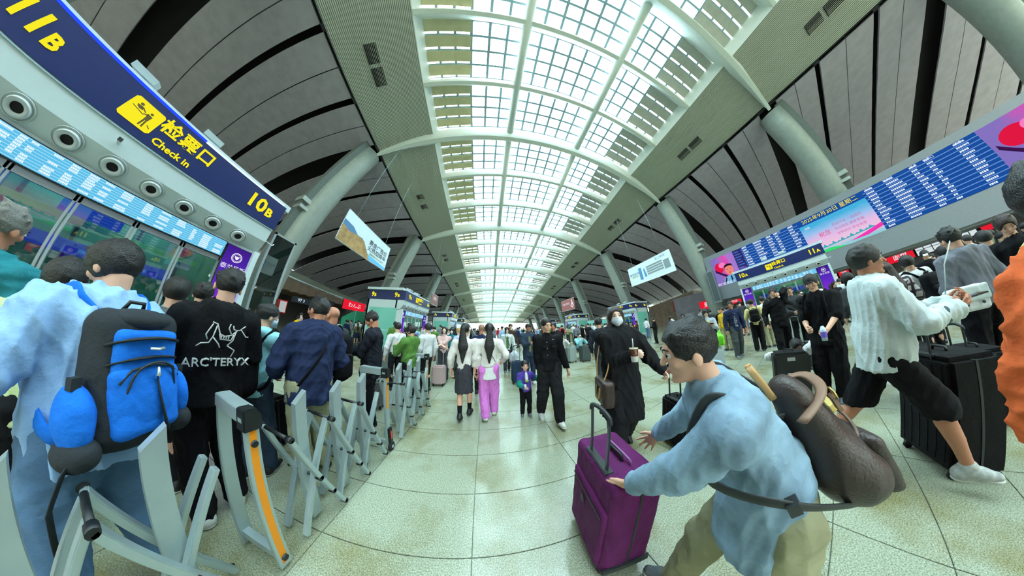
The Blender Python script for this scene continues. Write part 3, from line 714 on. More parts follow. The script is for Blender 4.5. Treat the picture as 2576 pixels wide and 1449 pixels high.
text('招商热线 010-63 5555', .15, mat('yg', (150, 150, 60), .5), (f + .01, h - 1.1, .42), (0, 1, 0), (0, 0, 1), 'lettering', bd, .003)
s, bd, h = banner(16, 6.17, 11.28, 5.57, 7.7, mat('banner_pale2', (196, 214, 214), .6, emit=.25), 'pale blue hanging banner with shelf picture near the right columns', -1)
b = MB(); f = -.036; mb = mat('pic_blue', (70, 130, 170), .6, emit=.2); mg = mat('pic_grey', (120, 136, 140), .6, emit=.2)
b.bb((f, h - 1.35, .35), (f - .003, h - 1.7, 1.7), mb)
b.add([(f - .005, h - 1.95, .5), (f - .005, h - 2.2, .5), (f - .005, h - 2.12, 1.0), (f - .005, h - 2.05, 1.5), (f - .005, h - 1.9, 1.3)], [(0, 1, 2, 3, 4)], mb)
for i in range(4): b.bb((f, h - 2.3, .6 + i * .25), (f - .004, h - 4.1, .78 + i * .25), mg)
b.bb((f, h - 4.2, .5), (f - .004, h - 4.8, 1.4), mg); b.build('shelf_picture', None, bd)
text('移动生活', .3, mb, (f - .01, h - .75, 1.2), (0, -1, 0), (0, 0, 1), 'lettering', bd, .003); text('智慧出行', .2, mat('yg2', (150, 180, 120), .5), (f - .01, h - .8, .9), (0, -1, 0), (0, 0, 1), 'lettering', bd, .003)
text('云上空间', .28, mb, (f - .01, h - 4.0, 1.85), (0, -1, 0), (0, 0, 1), 'lettering', bd, .003)
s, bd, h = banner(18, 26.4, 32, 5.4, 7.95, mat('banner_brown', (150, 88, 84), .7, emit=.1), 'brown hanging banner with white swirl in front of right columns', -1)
b = MB().tube([(-.05, -h + 1.0, 2.2), (-.05, -h + .8, 1.5), (-.05, -h + 1.4, .8), (-.05, -h + .7, .5), (-.05, -h + .45, .9), (-.05, -h + .75, 1.6)], .12, 6, G_white); b.build('swirl', None, bd)
text('好茶 好时光', .6, G_white, (-.05, .6, 1.5), (0, -1, 0), (0, 0, 1), 'lettering', bd, .003)
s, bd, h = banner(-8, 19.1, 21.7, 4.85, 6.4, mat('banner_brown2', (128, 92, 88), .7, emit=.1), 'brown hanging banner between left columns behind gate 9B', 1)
text('好茶', .6, G_white, (.05, .0, .9), (0, 1, 0), (0, 0, 1), 'lettering', bd, .003)
# ---- far left: waiting lounge with timber soffit, number board, restaurant sign, green glass
M_timber = mat('timber', (128, 104, 84), .6, var=.25, vscale=1.5)
sl = empty('timber_canopy', (-21, 9, 0), label='brown slatted timber canopy over the lounge on the left', cat='canopy')
b = MB(); b.add([(0, .4, 3.9), (0, 15, 3.9), (0, 15, 4.1), (0, .4, 5.2), (-8, .4, 3.9), (-8, 15, 3.9), (-8, 15, 4.1), (-8, .4, 5.2)], [(0, 1, 2, 3), (4, 5, 6, 7), (0, 4, 5, 1), (3, 2, 6, 7), (0, 3, 7, 4), (1, 5, 6, 2)]); b.build('canopy_body', M_timber, sl)
for i in range(9): MB().bb((.0, .4, 3.9 + i * .13), (.06, 14.5 - i * 1.2, 3.97 + i * .13)).build('slat', M_timber, sl)
for i in range(14): MB().bb((-7.8, .8 + i * 1.0, 3.82), (0, 1.2 + i * 1.0, 3.9)).build('slat', M_timber, sl)
MB().bar((.1, .2, 5.3), (.1, 22, 3.9), .12, .12).build('handrail', M_frame, sl)
ls = struct('wall_lounge'); MB().bb((-27, 2, 0), (-26.8, 40, 4)).build('lounge_wall', mat('lounge_dark', (70, 66, 62), .7, var=.2), ls)
nb = shop_sign(-19, 12.3, 15.0, 2.95, 3.75, M_navyb, 'black number board reading 197 behind the queue', ['1 9 7'], G_ledt, .6, 'sign', name='number_board')
wb = shop_sign(-19, 12.4, 15.1, 2.1, 2.93, G_pale, 'white notice board with pink characters under the number 197', ['此候车'], glow('pink_ink', (220, 60, 110), .9), .6, 'sign', name='notice_board')
shop_sign(-19, 10.2, 12.1, 2.75, 3.3, M_navyb, 'short black number board beside the white headscarf', ['97 3'], G_ledt, .4, 'sign', name='number_board')
shop_sign(-19, 16.3, 20.3, 3.2, 4.5, G_red, 'red restaurant sign with white bowl drawing beside gate 9B', ['わんぷ'], None, .75, 'sign', name='restaurant_sign')
gg = empty('green_glass_wall', (-18, 19, 0), label='green glass partition under the red restaurant sign', cat='partition')
for i in range(4):
    a = -3.3 + i * 2.0; MB().add([(0, a, 0), (0, a + 1.96, 0), (0, a + 1.96, 3.2), (0, a, 2.1 if i == 0 else 3.2), (-.06, a, 0), (-.06, a + 1.96, 0), (-.06, a + 1.96, 3.2), (-.06, a, 2.1 if i == 0 else 3.2)], [(0, 1, 2, 3), (4, 5, 6, 7), (0, 1, 5, 4), (1, 2, 6, 5), (2, 3, 7, 6), (3, 0, 4, 7)]).build('glass_panel', M_green, gg)
for i in range(1, 5): MB().bb((.0, -3.32 + i * 2.0, 0), (.05, -3.27 + i * 2.0, 3.2)).build('mullion', M_alu_dark, gg)
# ---- far right: timber canopy with red glow sign, dark opening
sr = empty('timber_canopy', (34, 15, 0), label='brown slatted timber canopy beside gate 9A on the right', cat='canopy')
MB().add([(0, -3.5, 0), (0, 6, 0), (0, 6, 4.4), (0, -3.5, 5.6), (6, -3.5, 0), (6, 6, 0), (6, 6, 4.4), (6, -3.5, 5.6)], [(0, 1, 2, 3), (4, 5, 6, 7), (0, 4, 5, 1), (3, 2, 6, 7), (0, 3, 7, 4), (1, 5, 6, 2)]).build('canopy_body', M_timber, sr)
for i in range(12): MB().bb((-.06, -3.4, 2.3 + i * .25), (0, 6 - i * .1 - (2.0 if i > 8 else 0), 2.38 + i * .25)).build('slat', M_timber, sr)
rs = shop_sign(33.8, 15.6, 11.6, 2.6, 4.4, mat('sign_maroon', (120, 50, 56), .6, emit=.3), 'dark red sign on the timber canopy above the boy', ['·········'], G_red, .5)
# green glass walls flanking far gates
for (x, y0, y1, t) in ((-5.9, 26.2, 33, 'green glass screen beyond gate 7B'), (17.2, 17.4, 22.5, 'teal glass screen between gates 9A and 7A'), (16.9, 30, 36.5, 'teal glass screen between gates 7A and 5A')):
    g_ = empty('glass_screen', (x, y0, 0), label=t, cat='screen'); n = int((y1 - y0) / 1.5)
    for i in range(n):
        MB().bb((-.03, i * 1.5, 0), (.03, i * 1.5 + 1.44, 2.4)).build('glass_panel', M_teal, g_)
    b = MB(); [b.bb((-.04, i * 1.5 - .06, 0), (.04, i * 1.5, 2.5)) for i in range(n + 1)]; b.bb((-.04, -.06, 2.4), (.04, n * 1.5, 2.5)); b.build('frame', M_frame, g_)
# ================================================================== folding aluminium barrier along the queue
M_alu = mat('barrier_alu', (188, 204, 206), .32, .55, var=.04)
M_blk = mat('barrier_black', (22, 26, 28), .45)
M_org = mat('barrier_orange', (244, 150, 20), .45)
M_rubber = mat('rubber', (26, 28, 30), .8)
XF, XB = -1.25, -1.60           # front row and back row of the barrier
def portal(y, label, wheel=False, stripe=True, xf=XF, xb=XB):
    p = empty('barrier_frame', (0, y, 0), label=label, cat='barrier', group=None); w_ = .05
    for x, nm in ((xf, 'front_leg'), (xb, 'rear_leg')):
        MB().bb((x - .016, -.035, .03), (x + .016, .035, .98)).build('leg', M_alu, p, .004)
    MB().bb((xb - .02, -.04, .96), (xf - .05, .04, 1.035)).build('top_bar', M_alu, p, .004)
    b = MB(); b.prism([(-.045, .93), (.045, .93), (.045, 1.0), (.02, 1.045), (-.045, 1.045)], 0, xf - .055, xf + .03); cb = b.build('corner_cap', M_blk, p, .006)
    MB().bb((xf - .03, -.047, .98), (xf + .01, -.0455, 1.0)).build('cap_label', M_alu, cb)
    if stripe: MB().bb((xf + .0162, -.018, .06 if not wheel else .55), (xf + .018, .018, .93)).build('reflective_stripe', M_org, p)
    for z in (.10, .86): MB().cyl((xf - .03, -.0, z), (xf + .035, 0, z), .017, n=12).build('bolt', M_blk, p)
    MB().bb((xb, -.02, .08), (xf, .02, .13)).build('lower_bar', M_alu, p)
    if wheel:
        MB().bb((xf + .0, -.03, .08), (xf + .045, .03, .30)).build('wheel_fork', M_blk, p, .006)
        MB().bb((xf + .046, -.012, .16), (xf + .048, .012, .26)).build('red_label', M_red_, p)
        wl = MB().cyl((xf + .012, 0, .055), (xf + .05, 0, .055), .055, n=20).build('wheel', M_rubber, p, .008); MB().cyl((xf + .05, 0, .055), (xf + .054, 0, .055), .02, n=10).build('hub', M_alu, wl)
    return p
M_red_ = mat('label_red', (220, 60, 50), .5)
def scissor(y0, y1, n, label):
    """posts with slanted tops and crossing bars on both sides between two frames"""
    s = empty('folding_barrier', (0, y0, 0), label=label, cat='barrier'); L_ = y1 - y0; st = L_ / n
    for i in range(n):
        yc = st * (i + .5)
        # upright with slanted top
        h = 1.0
        b = MB(); b.prism([(yc - .04, .04), (yc + .04, .04), (yc + .04, h + .03), (yc - .04, h - .05)], 0, (XF + XB) / 2 - .015, (XF + XB) / 2 + .035); b.build('post', M_alu, s)
        for x, f in ((XF, 1), (XB, -1)):
            a0, a1 = yc - st * 1.0, yc + st * .62
            # falling bar: high at the near side, low at the far side in front; rising bar behind it
            MB().bar((x, yc - st * .5, .80), (x, yc + st * .52, .05), .028, .06, up=(1, 0, 0)).build('cross_bar', M_alu, s, .004)
            MB().bar((x - .05 * f, yc - st * .5, .04), (x - .05 * f, yc + st * .5, .80), .028, .05, up=(1, 0, 0)).build('cross_bar', M_alu, s, .004)
            for yy, z in ((yc - st * .5, .80), (yc, .42), (yc + st * .25, .24), (yc + st * .51, .06)):
                MB().cyl((x - .02, yy, z), (x + f * .03, yy, z), .019, n=10).build('bolt', M_blk, s)
        MB().cyl((XB + .02, yc - st * .5, .80), (XF - .02, yc - st * .5, .80), .012, n=8).build('axle', M_blk, s)
        MB().cyl((XB + .02, yc, .42), (XF - .02, yc, .42), .012, n=8).build('axle', M_blk, s)
    return s
XF, XB = -1.22, -1.50
portal(.52, 'barrier end frame with long orange stripe, closest to the photographer')
scissor(.70, 1.66, 3, 'folding grey barrier between striped end frame and the wheeled frame')
XF, XB = -1.25, -1.58
portal(1.80, 'wheeled barrier frame beside the man with the phone', True)
XF, XB = XF + .10, XB + .10
scissor(2.0, 2.95, 3, 'folding grey barrier running past the boy in the green jacket')
XF, XB = -.80, -1.12
portal(3.08, 'wheeled barrier frame next to the long-haired women', True)
XF, XB = -1.22, -1.46
scissor(-.36, .36, 2, 'folding grey barrier in front of the blue rucksack')
portal(-.62, 'barrier frame at the lower left edge, partly cut off', stripe=False)
# ================================================================== soft shapes: blended solids turned into one surface
def _v(*a): return np.array(a, float)
def cap(a, b, ra, rb=None, k=.02, flat=None, fs=1.0):
    """tapering limb; flat = direction in which it is thinner by factor fs (>1)"""
    return ('c', np.array(a, float), np.array(b, float), ra, ra if rb is None else rb, k, None if flat is None else np.array(flat, float) / np.linalg.norm(flat), fs)
def ell_(c, r, rot=None, k=.02, cut=False): return ('e', np.array(c, float), np.array(r, float), rot, k, cut)
def rbx(c, h, r, rot=None, k=.02, cut=False): return ('b', np.array(c, float), np.array(h, float), r, rot, k, cut)
def pln(p, n): return ('p', np.array(p, float), np.array(n, float) / np.linalg.norm(n))
def _bounds(q):
    if q[0] == 'c': m = max(q[3], q[4]); return np.minimum(q[1], q[2]) - m, np.maximum(q[1], q[2]) + m
    if q[0] == 'e': m = q[2].max() if q[3] is not None else q[2]; return q[1] - m, q[1] + m
    m = np.linalg.norm(q[2]) if q[4] is not None else q[2]; return q[1] - m, q[1] + m
def _dist(q, P):
    if q[0] == 'c':
        _, a, b, ra, rb, k, fl, fs = q
        if fl is not None:
            P = P + ((P - a) @ fl)[..., None] * fl * (fs - 1); b = b + ((b - a) @ fl) * fl * (fs - 1)
        d = b - a; L = d @ d + 1e-12; t = np.clip(((P - a) @ d) / L, 0, 1)
        return np.sqrt((((P - a) - t[..., None] * d) ** 2).sum(-1)) - (ra + (rb - ra) * t)
    if q[0] == 'e':
        X = P - q[1]
        if q[3] is not None: X = X @ q[3]
        k0 = np.sqrt(((X / q[2]) ** 2).sum(-1)); k1 = np.sqrt(((X / q[2] ** 2) ** 2).sum(-1)) + 1e-9
        return k0 * (k0 - 1) / k1
    if q[0] == 'b':
        X = P - q[1]
        if q[4] is not None: X = X @ q[4]
        D = np.abs(X) - (q[2] - q[3]); return np.sqrt((np.maximum(D, 0) ** 2).sum(-1)) + np.minimum(D.max(-1), 0) - q[3]
    return (P - q[1]) @ q[2]
def soft(prims, res, folds=0.0, seed=0, ff=1.0, dirv=None):
    solid = [q for q in prims if q[0] != 'p' and not (q[0] in 'eb' and q[-1])]
    lo = np.min([_bounds(q)[0] for q in solid], 0) - 2.2 * res - folds; hi = np.max([_bounds(q)[1] for q in solid], 0) + 2.2 * res + folds
    n = np.ceil((hi - lo) / res).astype(int) + 1
    ax = [lo[i] + res * np.arange(n[i]) for i in range(3)]
    D = np.full(n, .25, np.float32)
    for q in prims:
        if q[0] == 'p':
            g = (ax[0][:, None, None] - q[1][0]) * q[2][0] + (ax[1][None, :, None] - q[1][1]) * q[2][1] + (ax[2][None, None, :] - q[1][2]) * q[2][2]
            D = np.maximum(D, g.astype(np.float32)); continue
        cut = q[0] in 'eb' and q[-1]; k = q[5] if q[0] == 'c' or q[0] == 'b' else q[4]
        a, b = _bounds(q); m = k * 1.2 + 2.5 * res
        i0 = np.clip(np.floor((a - m - lo) / res).astype(int), 0, n - 1); i1 = np.clip(np.ceil((b + m - lo) / res).astype(int) + 1, 1, n)
        if (i1 <= i0).any(): continue
        G = np.stack(np.meshgrid(ax[0][i0[0]:i1[0]], ax[1][i0[1]:i1[1]], ax[2][i0[2]:i1[2]], indexing='ij'), -1)
        d = _dist(q, G).astype(np.float32); S = D[i0[0]:i1[0], i0[1]:i1[1], i0[2]:i1[2]]
        if cut: d = -d; h = np.clip(.5 - .5 * (S - d) / k, 0, 1); r = S + (d - S) * h + k * h * (1 - h)
        else: h = np.clip(.5 + .5 * (S - d) / k, 0, 1); r = S + (d - S) * h - k * h * (1 - h)
        D[i0[0]:i1[0], i0[1]:i1[1], i0[2]:i1[2]] = r
    # surface nets
    s = D < 0; c = np.zeros(n - 1, np.int8)
    for x in (0, 1):
        for y in (0, 1):
            for z in (0, 1): c += s[x:n[0] - 1 + x, y:n[1] - 1 + y, z:n[2] - 1 + z]
    act = (c > 0) & (c < 8); idx = np.full(n - 1, -1, np.int64); I = np.argwhere(act)
    if len(I) == 0: return np.zeros((0, 3)), np.zeros((0, 4), int)
    idx[act] = np.arange(len(I)); acc = np.zeros((len(I), 3)); cnt = np.zeros(len(I))
    for axis in range(3):
        for u in (0, 1):
            for v in (0, 1):
                o = [u, v]; o.insert(axis, 0); o = np.array(o); p0 = I + o; p1 = p0.copy(); p1[:, axis] += 1
                a = D[p0[:, 0], p0[:, 1], p0[:, 2]]; b = D[p1[:, 0], p1[:, 1], p1[:, 2]]; ok = (a < 0) != (b < 0)
                t = np.where(ok, a / np.where(ok, a - b, 1), 0); q = p0.astype(float); q[:, axis] += t
                acc[ok] += q[ok]; cnt[ok] += 1
    V = lo + res * acc / cnt[:, None]
    F = []
    for axis in range(3):
        o1, o2 = [(1, 2), (2, 0), (0, 1)][axis]
        sl0 = [slice(1, -1)] * 3; sl0[axis] = slice(0, -1); sl1 = [slice(1, -1)] * 3; sl1[axis] = slice(1, None)
        A, B = s[tuple(sl0)], s[tuple(sl1)]
        for fl in (0, 1):
            E = np.argwhere((A & ~B) if fl == 0 else (~A & B))
            if len(E) == 0: continue
            base = E.copy()
            for j in range(3):
                if j != axis: base[:, j] += 1
            def at(d1, d2):
                q = base.copy(); q[:, o1] -= d1; q[:, o2] -= d2; return idx[q[:, 0], q[:, 1], q[:, 2]]
            Q = np.stack([at(1, 1), at(0, 1), at(0, 0), at(1, 0)], 1)
            F.append(Q if fl == 0 else Q[:, ::-1])
    F = np.concatenate(F); F = F[(F >= 0).all(1)]
    # light relaxing of the steps
    for _ in range(2):
        S2 = np.zeros_like(V); C2 = np.zeros(len(V))
        for a, b in ((0, 1), (1, 2), (2, 3), (3, 0)):
            np.add.at(S2, F[:, a], V[F[:, b]]); np.add.at(S2, F[:, b], V[F[:, a]]); np.add.at(C2, F[:, a], 1); np.add.at(C2, F[:, b], 1)
        V = V * .5 + .5 * S2 / np.maximum(C2, 1)[:, None]
    if folds:
        N = np.zeros_like(V); nf = np.cross(V[F[:, 2]] - V[F[:, 0]], V[F[:, 3]] - V[F[:, 1]])
        for j in range(4): np.add.at(N, F[:, j], nf)
        N /= np.linalg.norm(N, axis=1)[:, None] + 1e-9
        g = np.random.RandomState(seed); h = np.zeros(len(V))
        for j in range(5):
            f = g.normal(0, 1, 3) * np.array([13, 13, 6.5]) * ff * (1 + .55 * j); w2 = g.normal(0, 1, 3) * 5
            h += (1 - np.abs(np.sin(V @ f + g.uniform(0, 6) + 1.6 * np.sin(V @ w2 + g.uniform(0, 6)))) ** .8) / (1 + .45 * j)
        h -= h.mean(); V = V + N * (h * folds * .8)[:, None]
    return V, F
def soft_mesh(name, prims, res, m, folds=0.0, seed=0, ff=1.0, groups=None):
    """one mesh object data from one or several blended groups"""
    Vs, Fs, o = [], [], 0
    for g in (groups or [prims]):
        V, F = soft(g, res if not isinstance(res, list) else res[len(Vs)], folds, seed, ff); Vs.append(V); Fs.append(F + o); o += len(V)
    V = np.concatenate(Vs); F = np.concatenate(Fs); me = bpy.data.meshes.new(name)
    me.vertices.add(len(V)); me.vertices.foreach_set('co', V.astype(np.float32).ravel()); me.loops.add(F.size); me.loops.foreach_set('vertex_index', F.astype(np.int32).ravel())
    me.polygons.add(len(F)); me.polygons.foreach_set('loop_start', np.arange(0, F.size, 4, dtype=np.int32))
    try: me.polygons.foreach_set('loop_total', np.full(len(F), 4, np.int32))
    except Exception: pass
    me.polygons.foreach_set('use_smooth', np.ones(len(F), bool)); me.materials.append(m); me.update(calc_edges=True)
    return me
def soft_obj(name, prims, res, m, parent=None, folds=0, seed=0, ff=1.0, loc=None): return link(name, soft_mesh(name, prims, res, m, folds, seed, ff), parent, loc)
def rotm(rx=0, ry=0, rz=0): return np.array(Euler((rx, ry, rz)).to_matrix())
# ================================================================== people
M_skin = mat('skin', (222, 172, 146), .55, var=.05, vscale=20); M_skin2 = mat('skin_tan', (186, 126, 98), .55, var=.05, vscale=20); M_skinp = mat('skin_pale', (236, 198, 178), .55, var=.04, vscale=20)
for _m in (M_skin, M_skin2, M_skinp):
    try: _m.node_tree.nodes['Principled BSDF'].inputs['Subsurface Weight'].default_value = .0
    except Exception: pass
def hairmat(name, rgb):
    m = mat('hair_' + name, rgb, .42, bump=.4, bscale=170, var=.3, vscale=80); return m
M_hair = hairmat('black', (20, 18, 18)); M_hairb = hairmat('brown', (48, 32, 26)); M_hairg = hairmat('grey', (120, 118, 112)); M_blond = hairmat('blond', (190, 160, 104))
M_eye = mat('eye_white', (225, 222, 218), .3); M_iris = mat('iris', (30, 20, 16), .2); M_brow = mat('brow', (36, 26, 22), .8); M_lip = mat('lip', (176, 96, 88), .5)
M_mask = mat('face_mask', (214, 224, 238), .8, var=.03)
def U(v): v = np.array(v, float); return v / (np.linalg.norm(v) + 1e-9)
def ik(a, c, l1, l2, pole):
    """middle joint of a two-bone limb from a to c"""
    a, c = np.array(a, float), np.array(c, float); d = c - a; L = np.linalg.norm(d); 
    if L > (l1 + l2) * .995: c = a + d / L * (l1 + l2) * .995; d = c - a; L = np.linalg.norm(d)
    x = d / L; t = (l1 * l1 - l2 * l2 + L * L) / (2 * L); h = math.sqrt(max(l1 * l1 - t * t, 1e-6))
    p = np.array(pole, float); p = p - (p @ x) * x; p = U(p); return a + x * t + p * h, c
def hand_prims(w, d, pn, s, pose, side, sc=1.0):
    """w wrist, d finger direction, pn palm normal (palm faces pn); side +1 right hand"""
    d = U(d); pn = U(pn - (np.array(pn) @ d) * d); th = np.cross(d, pn) * side      # towards the thumb
    P = [cap(w - d * .03 * s, w + d * .045 * s, .024 * s, .030 * s, .015, pn, 1.7), cap(w + d * .03 * s + th * .0 * s, w + d * .075 * s, .032 * s, .036 * s, .012, pn, 2.3)]
    curl = {'relax': (.35, .55, .4), 'grip': (1.0, 1.35, .9), 'phone': (.75, .95, .6), 'spread': (.08, .15, .1), 'flat': (.05, .1, .05)}[pose]
    fan = .26 if pose == 'spread' else .05
    for i, (o, l, r) in enumerate(((.030, .074, .0088), (.010, .082, .0092), (-.010, .077, .0088), (-.029, .062, .0078))):
        b = w + d * (.082 - (.006 if i in (0, 3) else 0)) * s + th * o * s; f = U(d + th * fan * (1.5 - i)); a = 0; p = b - f * .02 * s; P.append(cap(p, b, r * 1.1 * s, r * 1.05 * s, .004)); p = b
        for j, q in enumerate((.45, .30, .25)):
            a += curl[j]; e = f * math.cos(a) + pn * math.sin(a); n = p + e * l * q * s; P.append(cap(p, n, r * (1 - .07 * j) * s, r * (.95 - .08 * j) * s, .003)); p = n
    tb = w + d * .025 * s + th * .026 * s; t1 = U(d * .75 + th * (.95 if pose in ('spread',) else .6) + pn * (.15 if pose == 'spread' else .55)); t2 = U(d * 1.0 + th * (.5 if pose == 'spread' else -.1) + pn * (.1 if pose in ('spread', 'flat') else .6))
    P += [cap(tb, tb + t1 * .04 * s, .014 * s, .011 * s, .008), cap(tb + t1 * .04 * s, tb + t1 * .04 * s + t2 * .034 * s, .0105 * s, .0088 * s, .004)]
    return P
def person(name, loc, face, label, H=1.70, build=1.0, lean=0, twist=0, head=(0, 0), skin=None, hair=('short', None), top=None, bottom=None, shoes=None, wr=None, wl=None, hands=('relax', 'relax'),
           feet=None, sit=None, res=.014, group=None, face_on=True, mask=False, extra=None, child=False, neck=0, pn=None, z0=0, roll=0):
    """face: world heading (degrees, 0 = +y, positive to the left).  wr/wl: wrist targets in the person's frame (x right, y forward, z up, metres)"""
    s = H / 1.72; hs = s if not child else s * 1.28; bw = build; skin = skin or M_skin
    root = empty(name, (loc[0], loc[1], z0), R(face), label=label, cat='person', group=group)
    ph = (.93 if sit is None else sit) * s
    if child: ph *= .94
    pel = _v(0, 0, ph); hx = .085 * s
    lr = R(lean); fw = _v(0, math.sin(lr), math.cos(lr)); bk = _v(0, math.cos(lr), -math.sin(lr))     # torso axis and torso front
    rt = _v(math.cos(R(roll)), 0, -math.sin(R(roll)))
    tl = .50 * s * (.94 if child else 1); shw = .175 * s * (.85 + .15 * bw)
    nb = pel + fw * tl; ch = pel + fw * tl * .70; cz, sz = math.cos(R(twist)), math.sin(R(twist))
    sr_ = rt * cz + bk * sz; sfr = bk * cz - rt * sz
    nlr = lr * .55 + R(neck); nd = _v(0, math.sin(nlr), math.cos(nlr)); hc = nb + nd * (.075 * s + .085 * hs) + bk * .02 * s
    hy, hp = R(head[0]), R(head[1])   # yaw (+ left), pitch (+ down)
    Rh = np.array((Matrix.Rotation(hy, 3, 'Z') @ Matrix.Rotation(-hp, 3, 'X')))
    Rh3 = Rh
    def hd(x, y, z): return hc + Rh @ (_v(x, y, z) * hs)
    near = res <= .0135; mid = res <= .02
    # ---- arms
    SH = {}; EL = {}; WR = {}; ua, fa = .275 * s, .245 * s
    def loc_(t):
        if t is None or not isinstance(t, tuple): return t
        dx, dy = t[0] - loc[0], t[1] - loc[1]; c_, s_ = math.cos(R(face)), math.sin(R(face)); return _v(c_ * dx + s_ * dy, -s_ * dx + c_ * dy, t[2] - z0)
    for sd, tgt in ((1, loc_(wr)), (-1, loc_(wl))):
        sh = nb - fw * .065 * s + sr_ * (shw * sd); SH[sd] = sh
        if tgt is None: tgt = sh + _v(.07 * sd * s * (.7 + .5 * bw), .03 * s, -.50 * s)
        el, wrp = ik(sh, tgt, ua, fa, _v(.55 * sd, -.8, -.45)); EL[sd] = el; WR[sd] = wrp
    # ---- legs
    HP = {}; KN = {}; AN = {}; th_, sn = .415 * s * (.92 if child else 1), .40 * s * (.92 if child else 1)
    feet = feet or {1: (.10, .02, 0), -1: (-.10, -.02, 0)}
    for sd in (1, -1):
        hp_ = pel + _v(hx * sd, 0, -.03 * s); f = feet[sd]; an = _v(f[0] * s, f[1] * s, .085 * s + f[2]); kn, an = ik(hp_, an, th_, sn, _v(.15 * sd, 1, .1)); HP[sd] = hp_; KN[sd] = kn; AN[sd] = an
    toe = {sd: U(_v(.12 * sd + (feet[sd][4] if len(feet[sd]) > 4 else 0), 1, -(feet[sd][3] if len(feet[sd]) > 3 else 0))) for sd in (1, -1)}
    # ---- body: head and neck, arms with hands, trunk with legs
    headp = [ell_(hd(0, -.008, .032), _v(.077, .094, .088) * hs, Rh, .02), cap(hd(0, .022, -.02), hd(0, .036, -.074), .058 * hs, .034 * hs, .03), cap(hd(0, -.03, -.05), nb - fw * .02 * s, .050 * s * (.9 + .12 * bw), .062 * s, .02)]
    if near or mid:
        headp += [cap(hd(0, .085, .018), hd(0, .104, -.018), .009 * hs, .0145 * hs, .010), ell_(hd(0, .070, -.05), _v(.026, .022, .016) * hs, Rh, .012), cap(hd(-.03, .075, .036), hd(.03, .075, .036), .012 * hs, .012 * hs, .014), ell_(hd(0, .066, -.092), _v(.022, .02, .016) * hs, Rh, .015)]
        for sd in (1, -1):
            headp += [ell_(hd(.040 * sd, .062, -.018), _v(.022, .02, .022) * hs, Rh, .014), ell_(hd(.080 * sd, -.008, -.012), _v(.011, .021, .031) * hs, Rh @ rotm(0, 0, -.35 * sd), .006), ell_(hd(.032 * sd, .094, .016), _v(.016, .012, .009) * hs, Rh, .010, True)]
            if near: headp += [ell_(hd(.093 * sd, .0, -.008), _v(.006, .010, .017) * hs, Rh, .005, True)]
    groups = [headp]; rl = [min(res, .0085) if near else res]
    for sd in (1, -1):
        fd = U(WR[sd] - EL[sd]); pnv = (pn or {}).get(sd, _v(-sd, .15, 0)); 
        if hands[0 if sd > 0 else 1] in ('phone',) and not (pn or {}).get(sd) is not None: pnv = _v(-.3 * sd, -.2, 1)
        g = [cap(SH[sd], EL[sd], .046 * s * bw ** .5, .038 * s * bw ** .5, .02), cap(EL[sd], WR[sd], .038 * s * bw ** .5, .025 * s, .02)]
        if mid: g += hand_prims(WR[sd], fd, pnv, s * (1.05 if not child else .95), hands[0 if sd > 0 else 1], sd)
        else: g += [cap(WR[sd], WR[sd] + fd * .13 * s, .03 * s, .02 * s, .02)]
        groups.append(g); rl.append(min(res, .0058) if near else min(res, .009) if mid else res)
    tg = [cap(ch, pel, .11 * s, .10 * s, .06, bk, 1.4)]
    for sd in (1, -1):
        tg += [cap(HP[sd], KN[sd], .075 * s * bw ** .5, .052 * s, .03), cap(KN[sd], AN[sd], .053 * s * bw ** .3, .034 * s, .02), cap(AN[sd], AN[sd] + toe[sd] * .08 * s - _v(0, 0, .03 * s), .030 * s, .02 * s, .02)]
        tg += [cap(KN[sd] * .75 + AN[sd] * .25 - _v(0, .014 * s, 0), KN[sd] * .45 + AN[sd] * .55, .046 * s * bw ** .3, .036 * s, .03)]
    groups.append(tg); rl.append(max(res, .014))
    body = link('body', soft_mesh('body', None, rl, skin, groups=groups), root)
    # ---- face
    if (near or mid) and face_on:
        for sd in (1, -1):
            e = MB().sph(hd(.033 * sd, .0775, .014), .0113 * hs, M_eye, 10, 8).build('eye', None, root); MB().sph(hd(.033 * sd, .0828, .0135), .0078 * hs, M_iris, 8, 6).build('iris', None, e)
            MB().tube([hd(.014 * sd, .0965, .036), hd(.034 * sd, .0925, .042), hd(.054 * sd, .079, .036)], [.0025 * hs, .0036 * hs, .002 * hs], 6).build('eyebrow', M_brow, root)
            MB().tube([hd(.020 * sd, .0875, .018), hd(.033 * sd, .0905, .0225), hd(.047 * sd, .083, .017)], .0018 * hs, 6).build('eyelid', M_brow if not mask else M_brow, root)
        if not mask:
            MB().tube([hd(-.024, .082, -.056), hd(-.010, .0925, -.053), hd(0, .0935, -.055), hd(.010, .0925, -.053), hd(.024, .082, -.056)], [.002 * hs, .0042 * hs, .0035 * hs, .0042 * hs, .002 * hs], 6).build('mouth', M_lip, root)
    if mask:
        mk = link('face_mask', soft_mesh('face_mask', [cap(hd(0, .088, -.002), hd(0, .086, -.078), .022 * hs, .020 * hs, .03), ell_(hd(0, .045, -.042), _v(.068, .062, .052) * hs, Rh, .03), pln(hd(0, .03, -.04), Rh @ _v(0, -1, -.1)), pln(hd(0, .09, .004), Rh @ _v(0, -.25, 1)), pln(hd(0, .08, -.098), Rh @ _v(0, 0, -1))], min(res, .006), M_mask), root)
        for sd in (1, -1): MB().tube([hd(.062 * sd, .06, -.015), hd(.078 * sd, .02, .0), hd(.086 * sd, -.02, .005)], .0016 * hs, 5).build('mask_loop', M_mask, root)
    # ---- hair
    ht, hm = hair[0], hair[1] or M_hair
    Hc = hd(0, -.014, .040)
